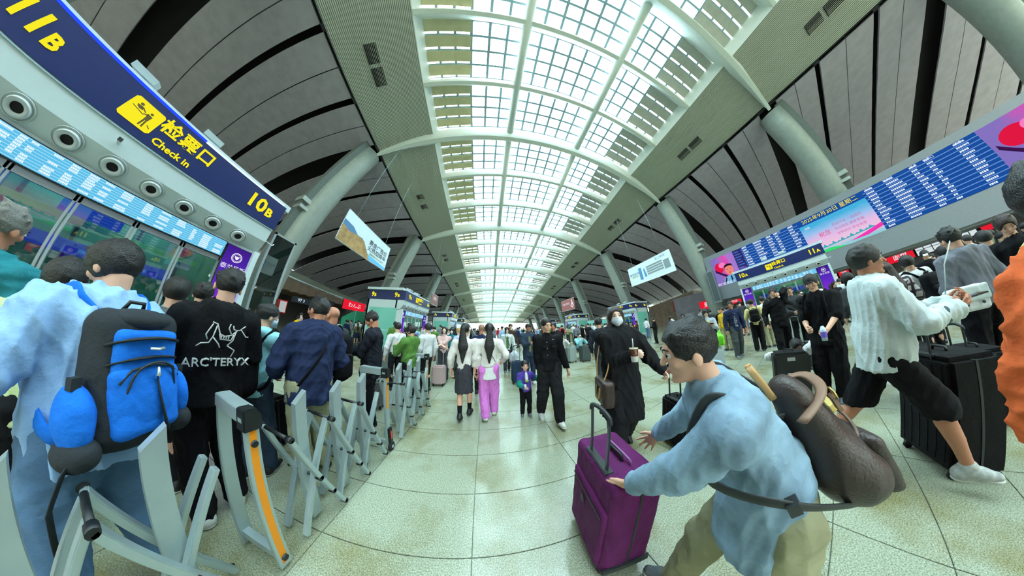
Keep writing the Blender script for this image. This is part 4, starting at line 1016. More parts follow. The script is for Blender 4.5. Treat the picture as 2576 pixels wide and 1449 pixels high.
    if ht != 'bald':
        big = {'buzz': .006, 'crop': .012, 'short': .018, 'bob': .024, 'long': .018, 'ponytail': .014, 'bun': .014, 'fringe': .022, 'cap': .012}[ht]
        P = [ell_(Hc, (_v(.077, .094, .088) + big) * hs, Rh, .01)]
        fz = {'buzz': .070, 'crop': .072, 'short': .068, 'fringe': .05, 'bob': .055, 'long': .078, 'ponytail': .082, 'bun': .08, 'cap': .06}[ht]
        # open the face and free the ears and the neck
        P += [ell_(hd(0, .118, fz - .086), _v(.068 if ht in ('long', 'bob', 'fringe') else .078, .075, .092) * hs, Rh, .010, True)]
        if ht in ('buzz', 'crop', 'short', 'cap'):
            for sd in (1, -1): P += [ell_(hd(.098 * sd, .012, -.040), _v(.03, .050 if ht != 'short' else .042, .050) * hs, Rh, .008, True)]
            P += [pln(hd(0, -.07, -.052 if ht != 'buzz' else -.030), Rh @ _v(0, .35, -1))]
        elif ht == 'fringe':
            for sd in (1, -1): P += [ell_(hd(.104 * sd, .006, -.034), _v(.026, .032, .036) * hs, Rh, .008, True)]
            P += [pln(hd(0, -.07, -.072), Rh @ _v(0, .2, -1)), cap(hd(-.045, .082, .062), hd(.05, .084, .06), .016 * hs, .018 * hs, .015)]
        elif ht in ('ponytail', 'bun'): P += [pln(hd(0, -.06, -.05), Rh @ _v(0, .6, -1))]
        # tufts give the outline some life
        if ht in ('short', 'fringe', 'crop', 'bob') and mid:
            g = np.random.RandomState(len(label))
            for _ in range(16 if near else 8):
                a = g.uniform(0, 2 * PI); e = g.uniform(.1, 1.3); q = _v(math.cos(a) * math.cos(e) * .082, math.sin(a) * math.cos(e) * .1 - .014, math.sin(e) * .094 + .04); q2 = q * 1.10 + _v(g.uniform(-.02, .02), g.uniform(-.02, .02), .004)
                if q[1] > .055 and q[2] < .07: continue
                P.append(cap(hd(*q), hd(*q2), .016 * hs, .007 * hs, .014))
        if ht == 'bob':
            P += [cap(hd(.062, -.02, .0), hd(.070, .0, -.10), .032 * hs, .022 * hs, .02), cap(hd(-.062, -.02, .0), hd(-.070, .0, -.10), .032 * hs, .022 * hs, .02), cap(hd(0, -.065, 0), hd(0, -.06, -.11), .07 * hs, .055 * hs, .03, Rh @ _v(0, 1, 0), 1.8)]
        if ht == 'long':
            for sd in (1, -1): P += [cap(hd(.066 * sd, -.01, .02), hd(.085 * sd, .012, -.16), .030 * hs, .034 * hs, .03), cap(hd(.085 * sd, .012, -.16), hd(.100 * sd, .04, -.36), .036 * hs, .022 * hs, .03)]
            P += [cap(hd(0, -.07, .0), nb - bk * .10 * s - fw * .10 * s, .075 * hs, .085 * hs, .03, Rh @ _v(0, 1, 0), 1.9), cap(nb - bk * .10 * s - fw * .10 * s, nb - bk * .11 * s - fw * .30 * s, .085 * hs, .03 * hs, .03, bk, 1.9)]
        if ht == 'ponytail':
            tip = nb - bk * .14 * s - fw * .40 * s; mid_ = nb - bk * .14 * s - fw * .12 * s
            P += [cap(hd(0, -.09, .07), hd(0, -.125, .03), .026 * hs, .034 * hs, .02), cap(hd(0, -.125, .03), mid_, .045 * hs, .088 * hs, .02, bk, 1.8), cap(mid_, tip, .088 * hs, .016 * hs, .02, bk, 1.8)]
        if ht == 'bun': P += [ell_(hd(0, -.10, .075), _v(.036, .034, .034) * hs, None, .012)]
        link('hair', soft_mesh('hair', P, min(res, .0085), hm, .003 if near else 0, 5, 5.0), root)
    if ht == 'cap':
        cm = hair[2]; MBc = [ell_(hd(0, -.012, .045), (_v(.083, .10, .092)) * hs, Rh, .01), pln(hd(0, 0, .045), Rh @ _v(0, .1, -1)), cap(hd(-.03, .095, .05), hd(-.02, .15, .042), .03 * hs, .03 * hs, .01, Rh @ _v(0, .1, 1), 5), cap(hd(.03, .095, .05), hd(.02, .15, .042), .03 * hs, .03 * hs, .01, Rh @ _v(0, .1, 1), 5)]
        link('cap', soft_mesh('cap', MBc, min(res, .010), cm), root)
    # ---- trousers, shorts or skirt
    bt = bottom or ('trousers', cloth('black', (26, 26, 30))); kind, bm = bt[0], bt[1]; lo = bt[2] if len(bt) > 2 else 1.0
    P = [cap(pel + _v(0, 0, .07 * s), pel - _v(0, 0, .03 * s), .105 * s * bw ** .6, .112 * s * bw ** .6, .04, (0, 1, 0), 1.15)]
    if kind == 'skirt':
        ln = bt[3] if len(bt) > 3 else .42; P = [cap(pel + _v(0, 0, .08 * s), pel - _v(0, 0, .05 * s), .12 * s, .14 * s, .05, (0, 1, 0), 1.2), cap(pel, pel - _v(0, -.01, (ln + .1) * s), .145 * s, .17 * s * lo, .05, (0, 1, 0), 1.15), pln(pel - _v(0, 0, ln * s), (0, 0, -1))]
    else:
        for sd in (1, -1):
            P.append(cap(HP[sd], KN[sd], .090 * s * bw ** .6 * (lo * .5 + .5), .064 * s * lo, .03))
            if kind == 'trousers': P += [cap(KN[sd], AN[sd] - _v(0, 0, .0), .064 * s * lo, .052 * s * lo, .02)]
            elif kind == 'shorts': P.append(cap(HP[sd], KN[sd], .098 * s * lo, .092 * s * lo, .03))
        if kind == 'shorts':
            P = P[:1] + [q for q in P[1:] if q[3] > .0]; kz = (KN[1][2] + KN[-1][2]) / 2; P += [pln(_v(0, 0, kz - .04), (0, 0, -1))]
        else: P += [pln(_v(0, 0, min(AN[1][2], AN[-1][2]) - .055 * s), (0, 0, -1))]
    link(kind if kind != 'shorts' else 'shorts', soft_mesh(kind, P, max(res, .012), bm, .012 * s if mid else 0, 3, 1.2), root)
    if kind == 'skirt' and len(bt) > 4:
        P = []
        for sd in (1, -1): P += [cap(HP[sd], KN[sd], .080 * s, .055 * s, .03), cap(KN[sd], AN[sd], .055 * s, .036 * s, .02)]
        link('leggings', soft_mesh('leggings', P, max(res, .012), bt[4]), root)
    # ---- top
    tp = top or {'m': cloth('grey', (120, 124, 130))}; tm = tp['m']; lo = tp.get('loose', 1.0); hem = tp.get('hem', .06); slv = tp.get('sleeve', 1.0)
    P = [cap(nb - fw * .115 * s, pel + fw * .08 * s, .132 * s * bw ** .5 * lo, .122 * s * bw ** .8 * lo, .04, bk, 1.28), cap(SH[1] - fw * .02 * s, SH[-1] - fw * .02 * s, .066 * s * (.6 + .4 * lo), .066 * s * (.6 + .4 * lo), .05, bk, 1.0),
         cap(nb - fw * .05 * s - bk * .01 * s, nb + fw * .012 * s, .085 * s, .064 * s, .03)]
    if bw > 1.15: P.append(ell_(pel + fw * .18 * s + bk * .05 * s, _v(.15, .12 * bw, .17) * s, None, .06))
    hz = pel - _v(0, 0, hem * s)
    P.append(cap(pel + fw * .10 * s, pel - _v(0, 0, (hem + .06) * s), .120 * s * bw ** .7 * lo, (.128 + .10 * max(0, hem - .15)) * s * bw ** .7 * lo, .04, (0, 1, 0), 1.12))
    for sd in (1, -1):
        e = WR[sd] - U(WR[sd] - EL[sd]) * .012 * s
        if slv >= 1: P += [cap(SH[sd], EL[sd], .066 * s * bw ** .4 * lo, .056 * s * lo, .03), cap(EL[sd], e, .055 * s * lo, .042 * s * lo, .02)]
        else: P += [cap(SH[sd], SH[sd] + (EL[sd] - SH[sd]) * min(1, slv * 2), .068 * s * bw ** .4 * lo, .064 * s * lo, .02)]
        if slv > .5 and slv < 1: P.append(cap(EL[sd], EL[sd] + (WR[sd] - EL[sd]) * (slv * 2 - 1), .056 * s * lo, .046 * s * lo, .02))
    P.append(pln(hz, (0, 0, -1)))
    if tp.get('hood'): P += [cap(nb - bk * .085 * s + sr_ * .06 * s, nb - bk * .085 * s - sr_ * .06 * s, .05 * s, .05 * s, .03), cap(nb + sr_ * .07 * s - bk * .02 * s, nb + bk * .07 * s - fw * .05 * s, .03 * s, .022 * s, .02), cap(nb - sr_ * .07 * s - bk * .02 * s, nb + bk * .07 * s - fw * .05 * s, .03 * s, .022 * s, .02), ell_(nb - bk * .10 * s - fw * .06 * s, _v(.10, .05, .10) * s, None, .03)]
    if tp.get('collar'): P += [cap(nb - bk * .05 * s + fw * .01 * s, nb + sr_ * .055 * s + fw * .0 * s, .022 * s, .022 * s, .015), cap(nb - bk * .05 * s + fw * .01 * s, nb - sr_ * .055 * s, .022 * s, .022 * s, .015), cap(nb + sr_ * .055 * s, nb + bk * .07 * s - fw * .03 * s, .022 * s, .018 * s, .015), cap(nb - sr_ * .055 * s, nb + bk * .07 * s - fw * .03 * s, .022 * s, .018 * s, .015)]
    tob = link(tp.get('name', 'jacket'), soft_mesh('top', P, max(res, .010), tm, tp.get('folds', .009) * 2.0 * s if mid else .004, len(label), 1.0), root)
    if tp.get('under'):   # shirt front showing in an open jacket, or the hem of a shirt below
        q = [cap(nb - fw * .12 * s + bk * .012 * s, pel + fw * .06 * s + bk * .014 * s, .134 * s * bw ** .5 * lo, .124 * s * bw ** .8 * lo, .03, bk, 1.2), pln(nb, sr_ * 1.0), ]
        q = [cap(nb - fw * .10 * s + bk * .055 * s * lo, pel + fw * .02 * s + bk * .07 * s * lo, .062 * s, .062 * s, .03, bk, .95)]
        link('shirt', soft_mesh('shirt', q, max(res, .012), tp['under'], .003), root)
    if tp.get('tail'):
        q = [cap(pel, pel - _v(0, 0, (tp['tail'][1] + .08) * s), .124 * s * lo, .134 * s * lo, .04, (0, 1, 0), 1.15), pln(pel - _v(0, 0, tp['tail'][1] * s), (0, 0, -1)), pln(pel + _v(0, 0, .02), (0, 0, 1))]
        link('shirt_tail', soft_mesh('shirt', q, max(res, .012), tp['tail'][0], .005, 2), root)
    # ---- shoes
    shm = shoes or mat('shoe_black', (24, 24, 26), .5); shm, som = shm if isinstance(shm, tuple) else (shm, mat('sole_white', (206, 208, 200), .6))
    for sd in (1, -1):
        t = toe[sd]; a = AN[sd] - t * .035 * s - _v(0, 0, .045 * s); 
        so = link('shoe', soft_mesh('shoe', [cap(a, a + t * .10 * s + _v(0, 0, .0), .042 * s, .046 * s, .02), cap(a + t * .09 * s, a + t * .165 * s - _v(0, 0, .010 * s), .044 * s, .034 * s, .02, (0, 0, 1), 1.15), cap(a, AN[sd] + _v(0, 0, .004 * s), .044 * s, .045 * s, .02)], max(min(res, .011), .008), shm), root)
        b_ = a - _v(0, 0, .030 * s); link('sole', soft_mesh('sole', [cap(b_ + t * 0, b_ + t * .165 * s, .046 * s, .041 * s, .01, np.cross(t, U(np.cross(t, (0, 0, 1)))), 3.0)], .010, som), so)
        if near:
            bb_ = MB()
            for q in range(4):
                c = a + t * (.055 + .018 * q) * s + _v(0, 0, (.040 - .004 * q) * s); x = np.cross(t, (0, 0, 1)); bb_.tube([c - x * .02 * s - _v(0, 0, .006), c, c + x * .02 * s - _v(0, 0, .006)], .0035 * s, 5)
            bb_.build('lace', som, so)
    root['_j'] = 0; del root['_j']
    return root, dict(nb=nb, pel=pel, fw=fw, bk=bk, sr=sr_, SH=SH, EL=EL, WR=WR, HP=HP, KN=KN, AN=AN, hd=hd, s=s, hc=hc, Rh=Rh, lo=lo, bw=bw)
def world(root, p): 
    c, s = math.cos(root.rotation_euler.z), math.sin(root.rotation_euler.z); return (root.location.x + c * p[0] - s * p[1], root.location.y + s * p[0] + c * p[1], root.location.z + p[2])
def backpack(root, J, label, m1, m2, w=.30, h=.46, d=.17, res=.010, name='backpack', style=None, drop=.05, off=.0):
    """worn on the back; its own thing, in the wearer's frame"""
    s = J['s']; bp = empty(name, tuple(root.location), root.rotation_euler.z, label=label, cat='backpack')
    fw, bk, sr = J['fw'], J['bk'], J['sr']; rot = np.stack([sr, bk, fw], 1); base = .122 * s * J['lo'] * J['bw'] ** .5 / 1.15
    c = J['nb'] - fw * (drop + h / 2) - bk * (base + d / 2 + off); L = lambda x, y, z: c + sr * x + bk * y + fw * z
    soft_obj('pack', [rbx(c, _v(w / 2, d / 2, h / 2), min(w, d) * .42, rot, .03), ell_(L(0, -.01, -h * .28), _v(w * .52, d * .58, h * .27), rot, .05)], res, m1, bp, .005, 4)
    pk = soft_obj('pocket', [rbx(L(0, -d * .52, -h * .17), _v(w * .40, d * .24, h * .26), .04, rot, .02)], res, m2, bp, .004, 9)
    b = MB(); b.tube([L(-w * .36, -d * .70, -h * .02), L(-w * .25, -d * .76, h * .07), L(0, -d * .78, h * .10), L(w * .25, -d * .76, h * .07), L(w * .36, -d * .70, -h * .02)], .005, 6); b.build('zip', M_dark, pk)
    MB().tube([L(-.04, d * .2, h * .49), L(-.03, d * .1, h * .56), L(.03, d * .1, h * .56), L(.04, d * .2, h * .49)], .009, 8).build('grab_loop', M_dark, bp)
    for sd in (1, -1):
        S = J['SH'][sd]; p = [L(sd * w * .28, d * .5, h * .42), S - sr * sd * .05 * s - bk * .06 * s + fw * .06 * s, S - sr * sd * .055 * s + fw * (.066 * (.6 + .4 * J['lo']) + .022) * s + bk * .02, S - sr * sd * .05 * s + bk * .115 * s * J['lo'], S - sr * sd * .03 * s - fw * .16 * s + bk * .125 * s * J['lo'], L(sd * w * .62, d * .7, -h * .3), L(sd * w * .45, d * .4, -h * .42)]
        MB().tube(_smooth(p, 4), (.036 if style == 'blue' else .026) * s, 8, None, .25, up=tuple(sr)).build('strap', m2 if style == 'blue' else m1, bp)
    return bp, L, (w, h, d)
def _smooth(p, n=4):
    p = [np.array(q, float) for q in p]; out = []
    for i in range(len(p) - 1):
        a, b, c, d = p[max(i - 1, 0)], p[i], p[i + 1], p[min(i + 2, len(p) - 1)]
        for k in range(n):
            t = k / n; out.append(.5 * ((2 * b) + (-a + c) * t + (2 * a - 5 * b + 4 * c - d) * t * t + (-a + 3 * b - 3 * c + d) * t ** 3))
    return out + [p[-1]]
def phone(p, d, up, label, lit=False):
    """hand-held phone at p, long side d, screen normal up"""
    d, up = Vector(d).normalized(), Vector(up).normalized(); x = d.cross(up).normalized(); up = x.cross(d); o = empty('mobile_phone', p, label=label, cat='phone')
    rot = Matrix((x, d, up)).transposed(); MB().box((0, 0, 0), (.074, .155, .009), None, rot).build('case', M_dark, o, .002)
    MB().box(up * .0048, (.068, .147, .001), None, rot).build('screen', glow('phone_lit', (200, 220, 235), .8) if lit else mat('phone_glass', (16, 18, 22), .08), o); return o
def suitcase(loc, rz, label, m, w=.42, d=.26, h=.62, handle=.0, hm=None, res=.012, soft_case=False, tilt=0, ribs=True):
    sc_ = empty('suitcase', (loc[0], loc[1], 0), R(rz), label=label, cat='suitcase')
    if tilt: sc_.rotation_euler = (R(tilt), 0, R(rz))
    hm = hm or M_frame; z0 = .055
    if soft_case: soft_obj('shell', [rbx(_v(0, 0, z0 + h / 2), _v(w / 2, d / 2, h / 2), .045, None, .02)], res, m, sc_, .004, 3)
    else: MB().bb((-w / 2, -d / 2, z0), (w / 2, d / 2, z0 + h)).build('shell', m, sc_, .035)
    if ribs and not soft_case:
        for i in range(6):
            x = -w * .36 + w * .72 * i / 5
            for y in (-1, 1): MB().bb((x - .012, y * d / 2 - .004, z0 + .06), (x + .012, y * d / 2 + .004, z0 + h - .06)).build('rib', m, sc_)
    MB().bb((-w / 2 - .003, -.008, z0 + .03), (w / 2 + .003, .008, z0 + h - .03)).build('zip', M_dark, sc_)
    for x in (-w / 2 + .05, w / 2 - .05):
        for y in (-d / 2 + .045, d / 2 - .045):
            f = MB().bb((x - .018, y - .02, .03), (x + .018, y + .02, z0 + .02)).build('wheel_fork', M_dark, sc_, .004); MB().cyl((x - .012, y, .028), (x + .012, y, .028), .028, n=14).build('wheel', M_rubber, f)
    MB().tube([(-.06, 0, z0 + h), (-.05, 0, z0 + h + .03), (.05, 0, z0 + h + .03), (.06, 0, z0 + h)], .010, 8).build('top_handle', M_dark, sc_)
    if handle:
        y = d / 2 - .04; t = z0 + h
        for x in (-.085, .085): MB().bb((x - .009, y - .006, t - .05), (x + .009, y + .006, t + handle)).build('pole', hm, sc_, .002)
        g = MB().tube(_smooth([(-.095, y, t + handle - .02), (-.085, y, t + handle + .012), (0, y, t + handle + .03), (.085, y, t + handle + .012), (.095, y, t + handle - .02)], 3), .013, 8); g.build('pull_handle', M_dark, sc_)
        MB().bb((-.12, y - .025, t - .012), (.12, y + .025, t + .006)).build('handle_tray', M_dark, sc_, .004)
    return sc_
# ================================================================== the cast
c_black = cloth('black', (28, 28, 32)); c_blk2 = cloth('jetblack', (16, 16, 20)); c_navy = cloth('navy', (34, 44, 76)); c_dgrey = cloth('dark_grey', (62, 64, 68)); c_grey = cloth('grey', (122, 124, 134))
c_white = cloth('white', (226, 228, 230), var=.04); c_off = cloth('offwhite', (228, 222, 220), var=.04); c_pink = cloth('pink', (226, 190, 188)); c_magenta = cloth('orchid', (212, 122, 208)); c_lblue = cloth('light_blue', (150, 186, 226), var=.06)
c_blue = cloth('royal_blue', (26, 112, 214), var=.14); c_jean = cloth('jeans', (86, 116, 148), var=.2); c_denim = cloth('denim', (140, 168, 190), var=.34); c_green = cloth('green', (86, 128, 60), var=.15); c_pale = cloth('pale_green', (190, 204, 150), var=.05)
c_teal = cloth('teal', (36, 118, 128)); c_khaki = cloth('khaki', (158, 156, 124)); c_cyan = cloth('aqua', (150, 212, 222)); c_brown = cloth('brown', (72, 56, 48)); c_yellow = cloth('yellow', (222, 178, 40)); c_orange = cloth('orange', (224, 106, 58), var=.16); c_cream = cloth('cream', (206, 196, 134))
c_purple = cloth('purple', (82, 62, 160)); c_red = cloth('red', (200, 40, 50)); c_olive = cloth('olive', (112, 114, 84)); c_hood = cloth('hood_white', (208, 220, 222), var=.04); c_maroon = cloth('maroon', (96, 34, 44))
s_white = (mat('shoe_white', (214, 214, 208), .5), mat('sole_white', (206, 208, 200), .6)); s_grey = (mat('shoe_grey', (98, 104, 108), .6), mat('sole_white', (206, 208, 200), .6)); s_black = (mat('shoe_black', (24, 24, 26), .5), mat('sole_dark', (44, 44, 46), .6))
def plaid(name, a, b, sc):
    m = cloth(name, a).copy(); n = m.node_tree; bs = n.nodes['Principled BSDF']; tc = n.nodes.new('ShaderNodeTexCoord'); L = n.links.new; prev = None
    for ax in ('X', 'Z', 'Y'):
        wv = n.nodes.new('ShaderNodeTexWave'); wv.bands_direction = ax; wv.inputs['Scale'].default_value = sc; wv.inputs['Distortion'].default_value = .4; L(tc.outputs['Object'], wv.inputs['Vector'])
        r = n.nodes.new('ShaderNodeMath'); r.operation = 'LESS_THAN'; r.inputs[1].default_value = .22; L(wv.outputs['Fac'], r.inputs[0])
        if prev is None: prev = r.outputs[0]
        else:
            x = n.nodes.new('ShaderNodeMath'); x.operation = 'MAXIMUM'; L(prev, x.inputs[0]); L(r.outputs[0], x.inputs[1]); prev = x.outputs[0]
    mx = n.nodes.new('ShaderNodeMix'); mx.data_type = 'RGBA'; mx.inputs[6].default_value = srgb(*a); mx.inputs[7].default_value = srgb(*b); L(prev, mx.inputs[0]); L(mx.outputs[2], bs.inputs['Base Color']); return m
c_plaid = plaid('plaid_white', (206, 200, 200), (70, 64, 72), 3.0); c_plaidg = plaid('plaid_grey', (150, 152, 148), (90, 94, 94), 4.0); c_check = plaid('check_navy', (170, 176, 184), (40, 44, 58), 6.0)
def T(m, **k): return dict(m=m, **k)

# ---------------- centre: the two women walking away, the child, the woman in black
rA, JA = person('person', (-.43, 2.68), -4, 'woman with waist-length black ponytail in white blouse and dark grey skirt', 1.66, .9, hair=('ponytail', None), head=(-14, 0), top=T(c_off, loose=1.18, hem=.03, name='blouse'), bottom=('skirt', cloth('skirt', (58, 58, 66)), 1.0, .44, c_blk2), shoes=s_black, feet={1: (.07, .12, 0, .1), -1: (-.05, -.14, .04, .5)}, res=.012)
soft_obj('headband_bow', [cap(JA['hd'](.08, -.02, .05), JA['hd'](.10, -.03, .02), .012, .02, .01), cap(JA['hd'](.08, -.02, .05), JA['hd'](.11, -.02, .06), .012, .018, .01)], .006, c_off, rA)
rB, JB = person('person', (.0, 2.66), 3, 'woman with long black ponytail in off-white cardigan and orchid pink trousers', 1.66, .95, hair=('ponytail', None), top=T(c_off, loose=1.16, hem=-.02, name='cardigan', tail=(c_white, .20)), bottom=('trousers', c_magenta, 1.5), shoes=s_white, feet={1: (.10, .12, 0, .1), -1: (-.07, -.10, .02, .4)}, wr=_v(.26, .10, .98), res=.012)
MB().tube([tuple(JB['nb'] + JB['sr'] * -.06 - JB['bk'] * .125 - JB['fw'] * .08), tuple(JB['pel'] + JB['sr'] * .10 - JB['bk'] * .145 + JB['fw'] * .12)], .006, 6).build('bag_strap', c_brown, rB)
rC, JC = person('person', (.64, 2.62), 182, 'small boy in purple and green jacket holding the hand of the woman in black', 1.0, 1.12, child=True, hair=('crop', None), head=(-3, 0), top=T(c_purple, loose=1.2, hem=.08, collar=True), bottom=('trousers', c_blk2, 1.25), shoes=(mat('shoe_grey', (98, 104, 108), .6), mat('sole_white', (206, 208, 200), .6)), wr=_v(.06, .17, .58), wl=(.86, 2.5, .66), res=.0115, feet={1: (.11, .0, 0), -1: (-.11, .03, 0)})
for sd, c in ((1, cloth('jade', (30, 130, 116))), (-1, cloth('jade', (30, 130, 116)))):
    e, w_, sh = JC['EL'][sd], JC['WR'][sd], JC['SH'][sd]
    soft_obj('sleeve_panel', [cap(sh * .35 + e * .65, e, .048, .046, .01), cap(e, e * .35 + w_ * .65, .046, .040, .01)], .009, c, rC, .004)
soft_obj('shirt_collar', [cap(JC['nb'] + JC['bk'] * .062, JC['nb'] + JC['bk'] * .085 - JC['fw'] * .09, .022, .03, .01)], .008, c_white, rC)
soft_obj('shirt_print', [ell_(JC['nb'] + JC['bk'] * .112 - JC['fw'] * .12, (.04, .012, .022), None, .01)], .008, mat('print_green', (140, 160, 60), .7), rC)
tg_ = empty('drink_pouch', world(rC, (.06, .20, .60)), label='small grey cup held by the child in the purple jacket', cat='cup'); MB().cyl((0, 0, -.035), (0, 0, .04), .022, .026, 16).build('cup_body', M_frame, tg_)
rD, JD = person('person', (.98, 2.36), 176, 'woman in black denim jacket and black trousers, looking down, hair tied up', 1.72, .98, head=(12, 10), neck=4, hair=('bun', None), top=T(c_blk2, loose=1.22, hem=.06, collar=True), bottom=('trousers', c_black, 1.5), shoes=s_white, wr=(.85, 2.44, .68), wl=_v(-.34, .04, .80), feet={1: (.10, -.16, .03, .3), -1: (-.10, .20, 0, -.1)}, res=.011)
for q in ((.05, -.10), (.05, -.2), (.05, -.30)): MB().sph(tuple(JD['nb'] + JD['bk'] * (.145) + JD['sr'] * q[0] + JD['fw'] * q[1]), .007, M_frame).build('button', None, rD)
for sd in (1, -1): MB().box(tuple(JD['nb'] + JD['bk'] * .148 + JD['sr'] * .07 * sd - JD['fw'] * .17), (.09, .012, .03), c_black).build('pocket_flap', None, rD)
MB().box(tuple(JD['nb'] + JD['bk'] * .14 - JD['sr'] * .06 - JD['fw'] * .06), (.03, .006, .006), M_frame).build('name_pin', None, rD)
# behind them
person('person', (-.2, 3.75), 0, 'bald man in navy shirt between the two ponytails', 1.68, 1.1, hair=('buzz', mat('scalp', (150, 116, 92), .5)), skin=M_skin2, top=T(c_navy), res=.018)
rE, JE = person('person', (.68, 5.5), 182, 'woman in pale jacket carrying a big white plastic bag', 1.62, .95, hair=('bob', None), skin=M_skinp, top=T(c_hood, loose=1.25, hem=.08, under=c_green), bottom=('trousers', c_dgrey, 1.2), wl=_v(-.28, .06, .78), feet={1: (.1, .12, 0), -1: (-.08, -.1, 0)}, res=.016, shoes=s_grey)
MB().tube([tuple(JE['nb'] + JE['sr'] * .1 + JE['bk'] * .12), tuple(JE['pel'] - JE['sr'] * .12 + JE['bk'] * .16)], .008, 5).build('bag_strap', M_dark, rE)
pb = empty('plastic_bag', world(rE, (-.24, .16, .36)), label='crumpled white plastic bag carried by the woman in pale jacket', cat='bag')
soft_obj('bag_body', [ell_((0, 0, .2), (.19, .12, .19), None, .05), cap((0, 0, .32), (-.04, 0, .40), .10, .03, .05), cap((.08, .02, .08), (-.1, 0, .1), .12, .1, .05)], .014, mat('plastic_white', (206, 214, 224), .3, bump=.6, bscale=25), pb, .012, 2, 1.6)
MB().tube(_smooth([(-.06, 0, .36), (-.05, 0, .50), (.03, 0, .52), (.08, 0, .36)], 4), .008, 6).build('bag_handle', mat('plastic_white', (206, 214, 224)), pb)
person('person', (.98, 6.6), 185, 'tall young man in brown jacket behind the woman in pale jacket', 1.78, 1, top=T(c_brown), res=.02)
rF, JF = person('person', (1.15, 4.15), 178, 'man in dark blue jacket and black cap, fist at his chest', 1.70, 1.1, hair=('cap', None, c_blk2), skin=M_skin2, top=T(cloth('slate', (50, 64, 82)), loose=1.22, hem=.14, collar=True, under=c_olive), bottom=('trousers', cloth('slate2', (44, 58, 82)), 1.2), wr=_v(.02, .28, 1.15), wl=_v(-.3, .1, .95), hands=('grip', 'grip'), res=.014, shoes=s_white)
suitcase((.83, 4.3), 0, 'dark blue suitcase beside the man in the black cap', cloth('case_blue', (44, 60, 84)), .36, .24, .56, .42)
person('person', (1.75, 3.7), 150, 'man in open black coat holding something behind the woman in black', 1.70, 1, top=T(c_blk2, loose=1.2, hem=.12, collar=True, under=c_cream), skin=M_skin2, wr=_v(.12, .3, 1.02), wl=_v(-.05, .32, 1.02), hands=('grip', 'grip'), res=.016)
person('person', (2.72, 3.05), -62, 'man in dark grey suit jacket standing left of the masked woman, face in profile', 1.74, 1.05, hair=('short', None), top=T(cloth('suit', (48, 54, 66)), loose=1.15, hem=.15, collar=True), bottom=('trousers', c_dgrey, 1.2), res=.014, head=(0, 0))

# ---------------- masked woman with drink
rM, JM = person('person', (1.55, 1.42), 158, 'woman with white face mask and long dark hair in loose black coat', 1.76, 1.05, head=(-14, -2), hair=('long', M_hairb), skin=M_skinp, mask=True, top=T(c_black, loose=1.55, hem=.5, collar=True, name='coat', folds=.012), bottom=('trousers', c_black, 2.0), wr=(1.46, 1.17, 1.20), wl=(1.98, 1.04, .80), hands=('grip', 'grip'), pn={1: _v(-.9, .35, 0)}, shoes=s_black, res=.0105, feet={1: (.09, .1, 0), -1: (-.12, -.16, .03, .3)})
cp = empty('iced_drink', (1.42, 1.11, 1.15), label='iced coffee cup with straw held by the masked woman', cat='cup')
MB().cyl((0, 0, 0), (0, 0, .13), .031, .044, 24).build('cup_wall', mat('coffee', (96, 52, 34), .15), cp); MB().cyl((0, 0, .005), (0, 0, .062), .0318, .0378, 24, None, False).build('paper_sleeve', mat('cup_label', (222, 220, 214), .6), cp); MB().cyl((0, 0, .13), (0, 0, .142), .046, .044, 24).build('lid', mat('cup_lid', (196, 186, 160), .2), cp); MB().cyl((.0, .005, .14), (.012, .01, .235), .0055, .0055, 8).build('straw', mat('straw', (200, 216, 206), .3), cp)
tb = empty('tote_bag', world(rM, (.24, .06, .62)), rM.rotation_euler.z, label='brown tote bag with tan handles on the masked woman’s shoulder', cat='bag')
M_tan = mat('tan_leather', (206, 160, 104), .5); M_brn = mat('brown_leather', (58, 44, 38), .4, var=.12, vscale=10)
soft_obj('bag_body', [rbx((0, 0, .16), (.07, .17, .15), .04, None, .02)], .012, M_brn, tb, .004)
MB().tube(_smooth([(.05, -.07, .24), (.05, -.06, .5), (-.03, -.02, .80), (-.05, .05, .5), (.06, .08, .24)], 5), .013, 6, None, .4).build('shoulder_handle', M_tan, tb)
MB().tube(_smooth([(.075, -.05, .22), (.085, -.05, .12), (.085, .0, .07), (.085, .06, .12), (.075, .06, .22)], 4), .011, 6, None, .4).build('hanging_handle', M_tan, tb)
suitcase((2.1, 1.0), 70, 'black suitcase pulled by the masked woman behind the boy', cloth('case_black', (22, 22, 24)), .40, .26, .55, .38, M_dark)

# ---------------- purple suitcase and the boy in the denim shirt
M_prp = cloth('case_purple', (92, 26, 84), .7, .22)
pc = suitcase((.715, .69), 82, 'big purple fabric suitcase pushed by the boy in denim', M_prp, .47, .31, .70, .30, mat('pole_grey', (92, 98, 104), .35, .6), .008, True, ribs=False)
b = MB(); 
for s_ in (-1, 1): b.bb((s_ * .2353 - .012, -.15, .09), (s_ * .2353 + .005, .15, .14), M_dark)
b.build('corner_guard', None, pc, .006)
soft_obj('front_pocket', [rbx((0, .155, .34), (.20, .022, .23), .018, None, .01)], .008, M_prp, pc, .004)
MB().tube([(-.18, .181, .52), (.18, .181, .52)], .004, 6).build('pocket_zip', M_dark, pc)
MB().tube(_smooth([(.10, -.02, .765), (.09, -.02, .785), (-.09, -.02, .785), (-.10, -.02, .765)], 3), .007, 8).build('carry_loop', mat('loop_purple', (150, 96, 150), .4), pc)
MB().sph((.03, .182, .44), (.022, .004, .03), M_dark).build('badge', None, pc)
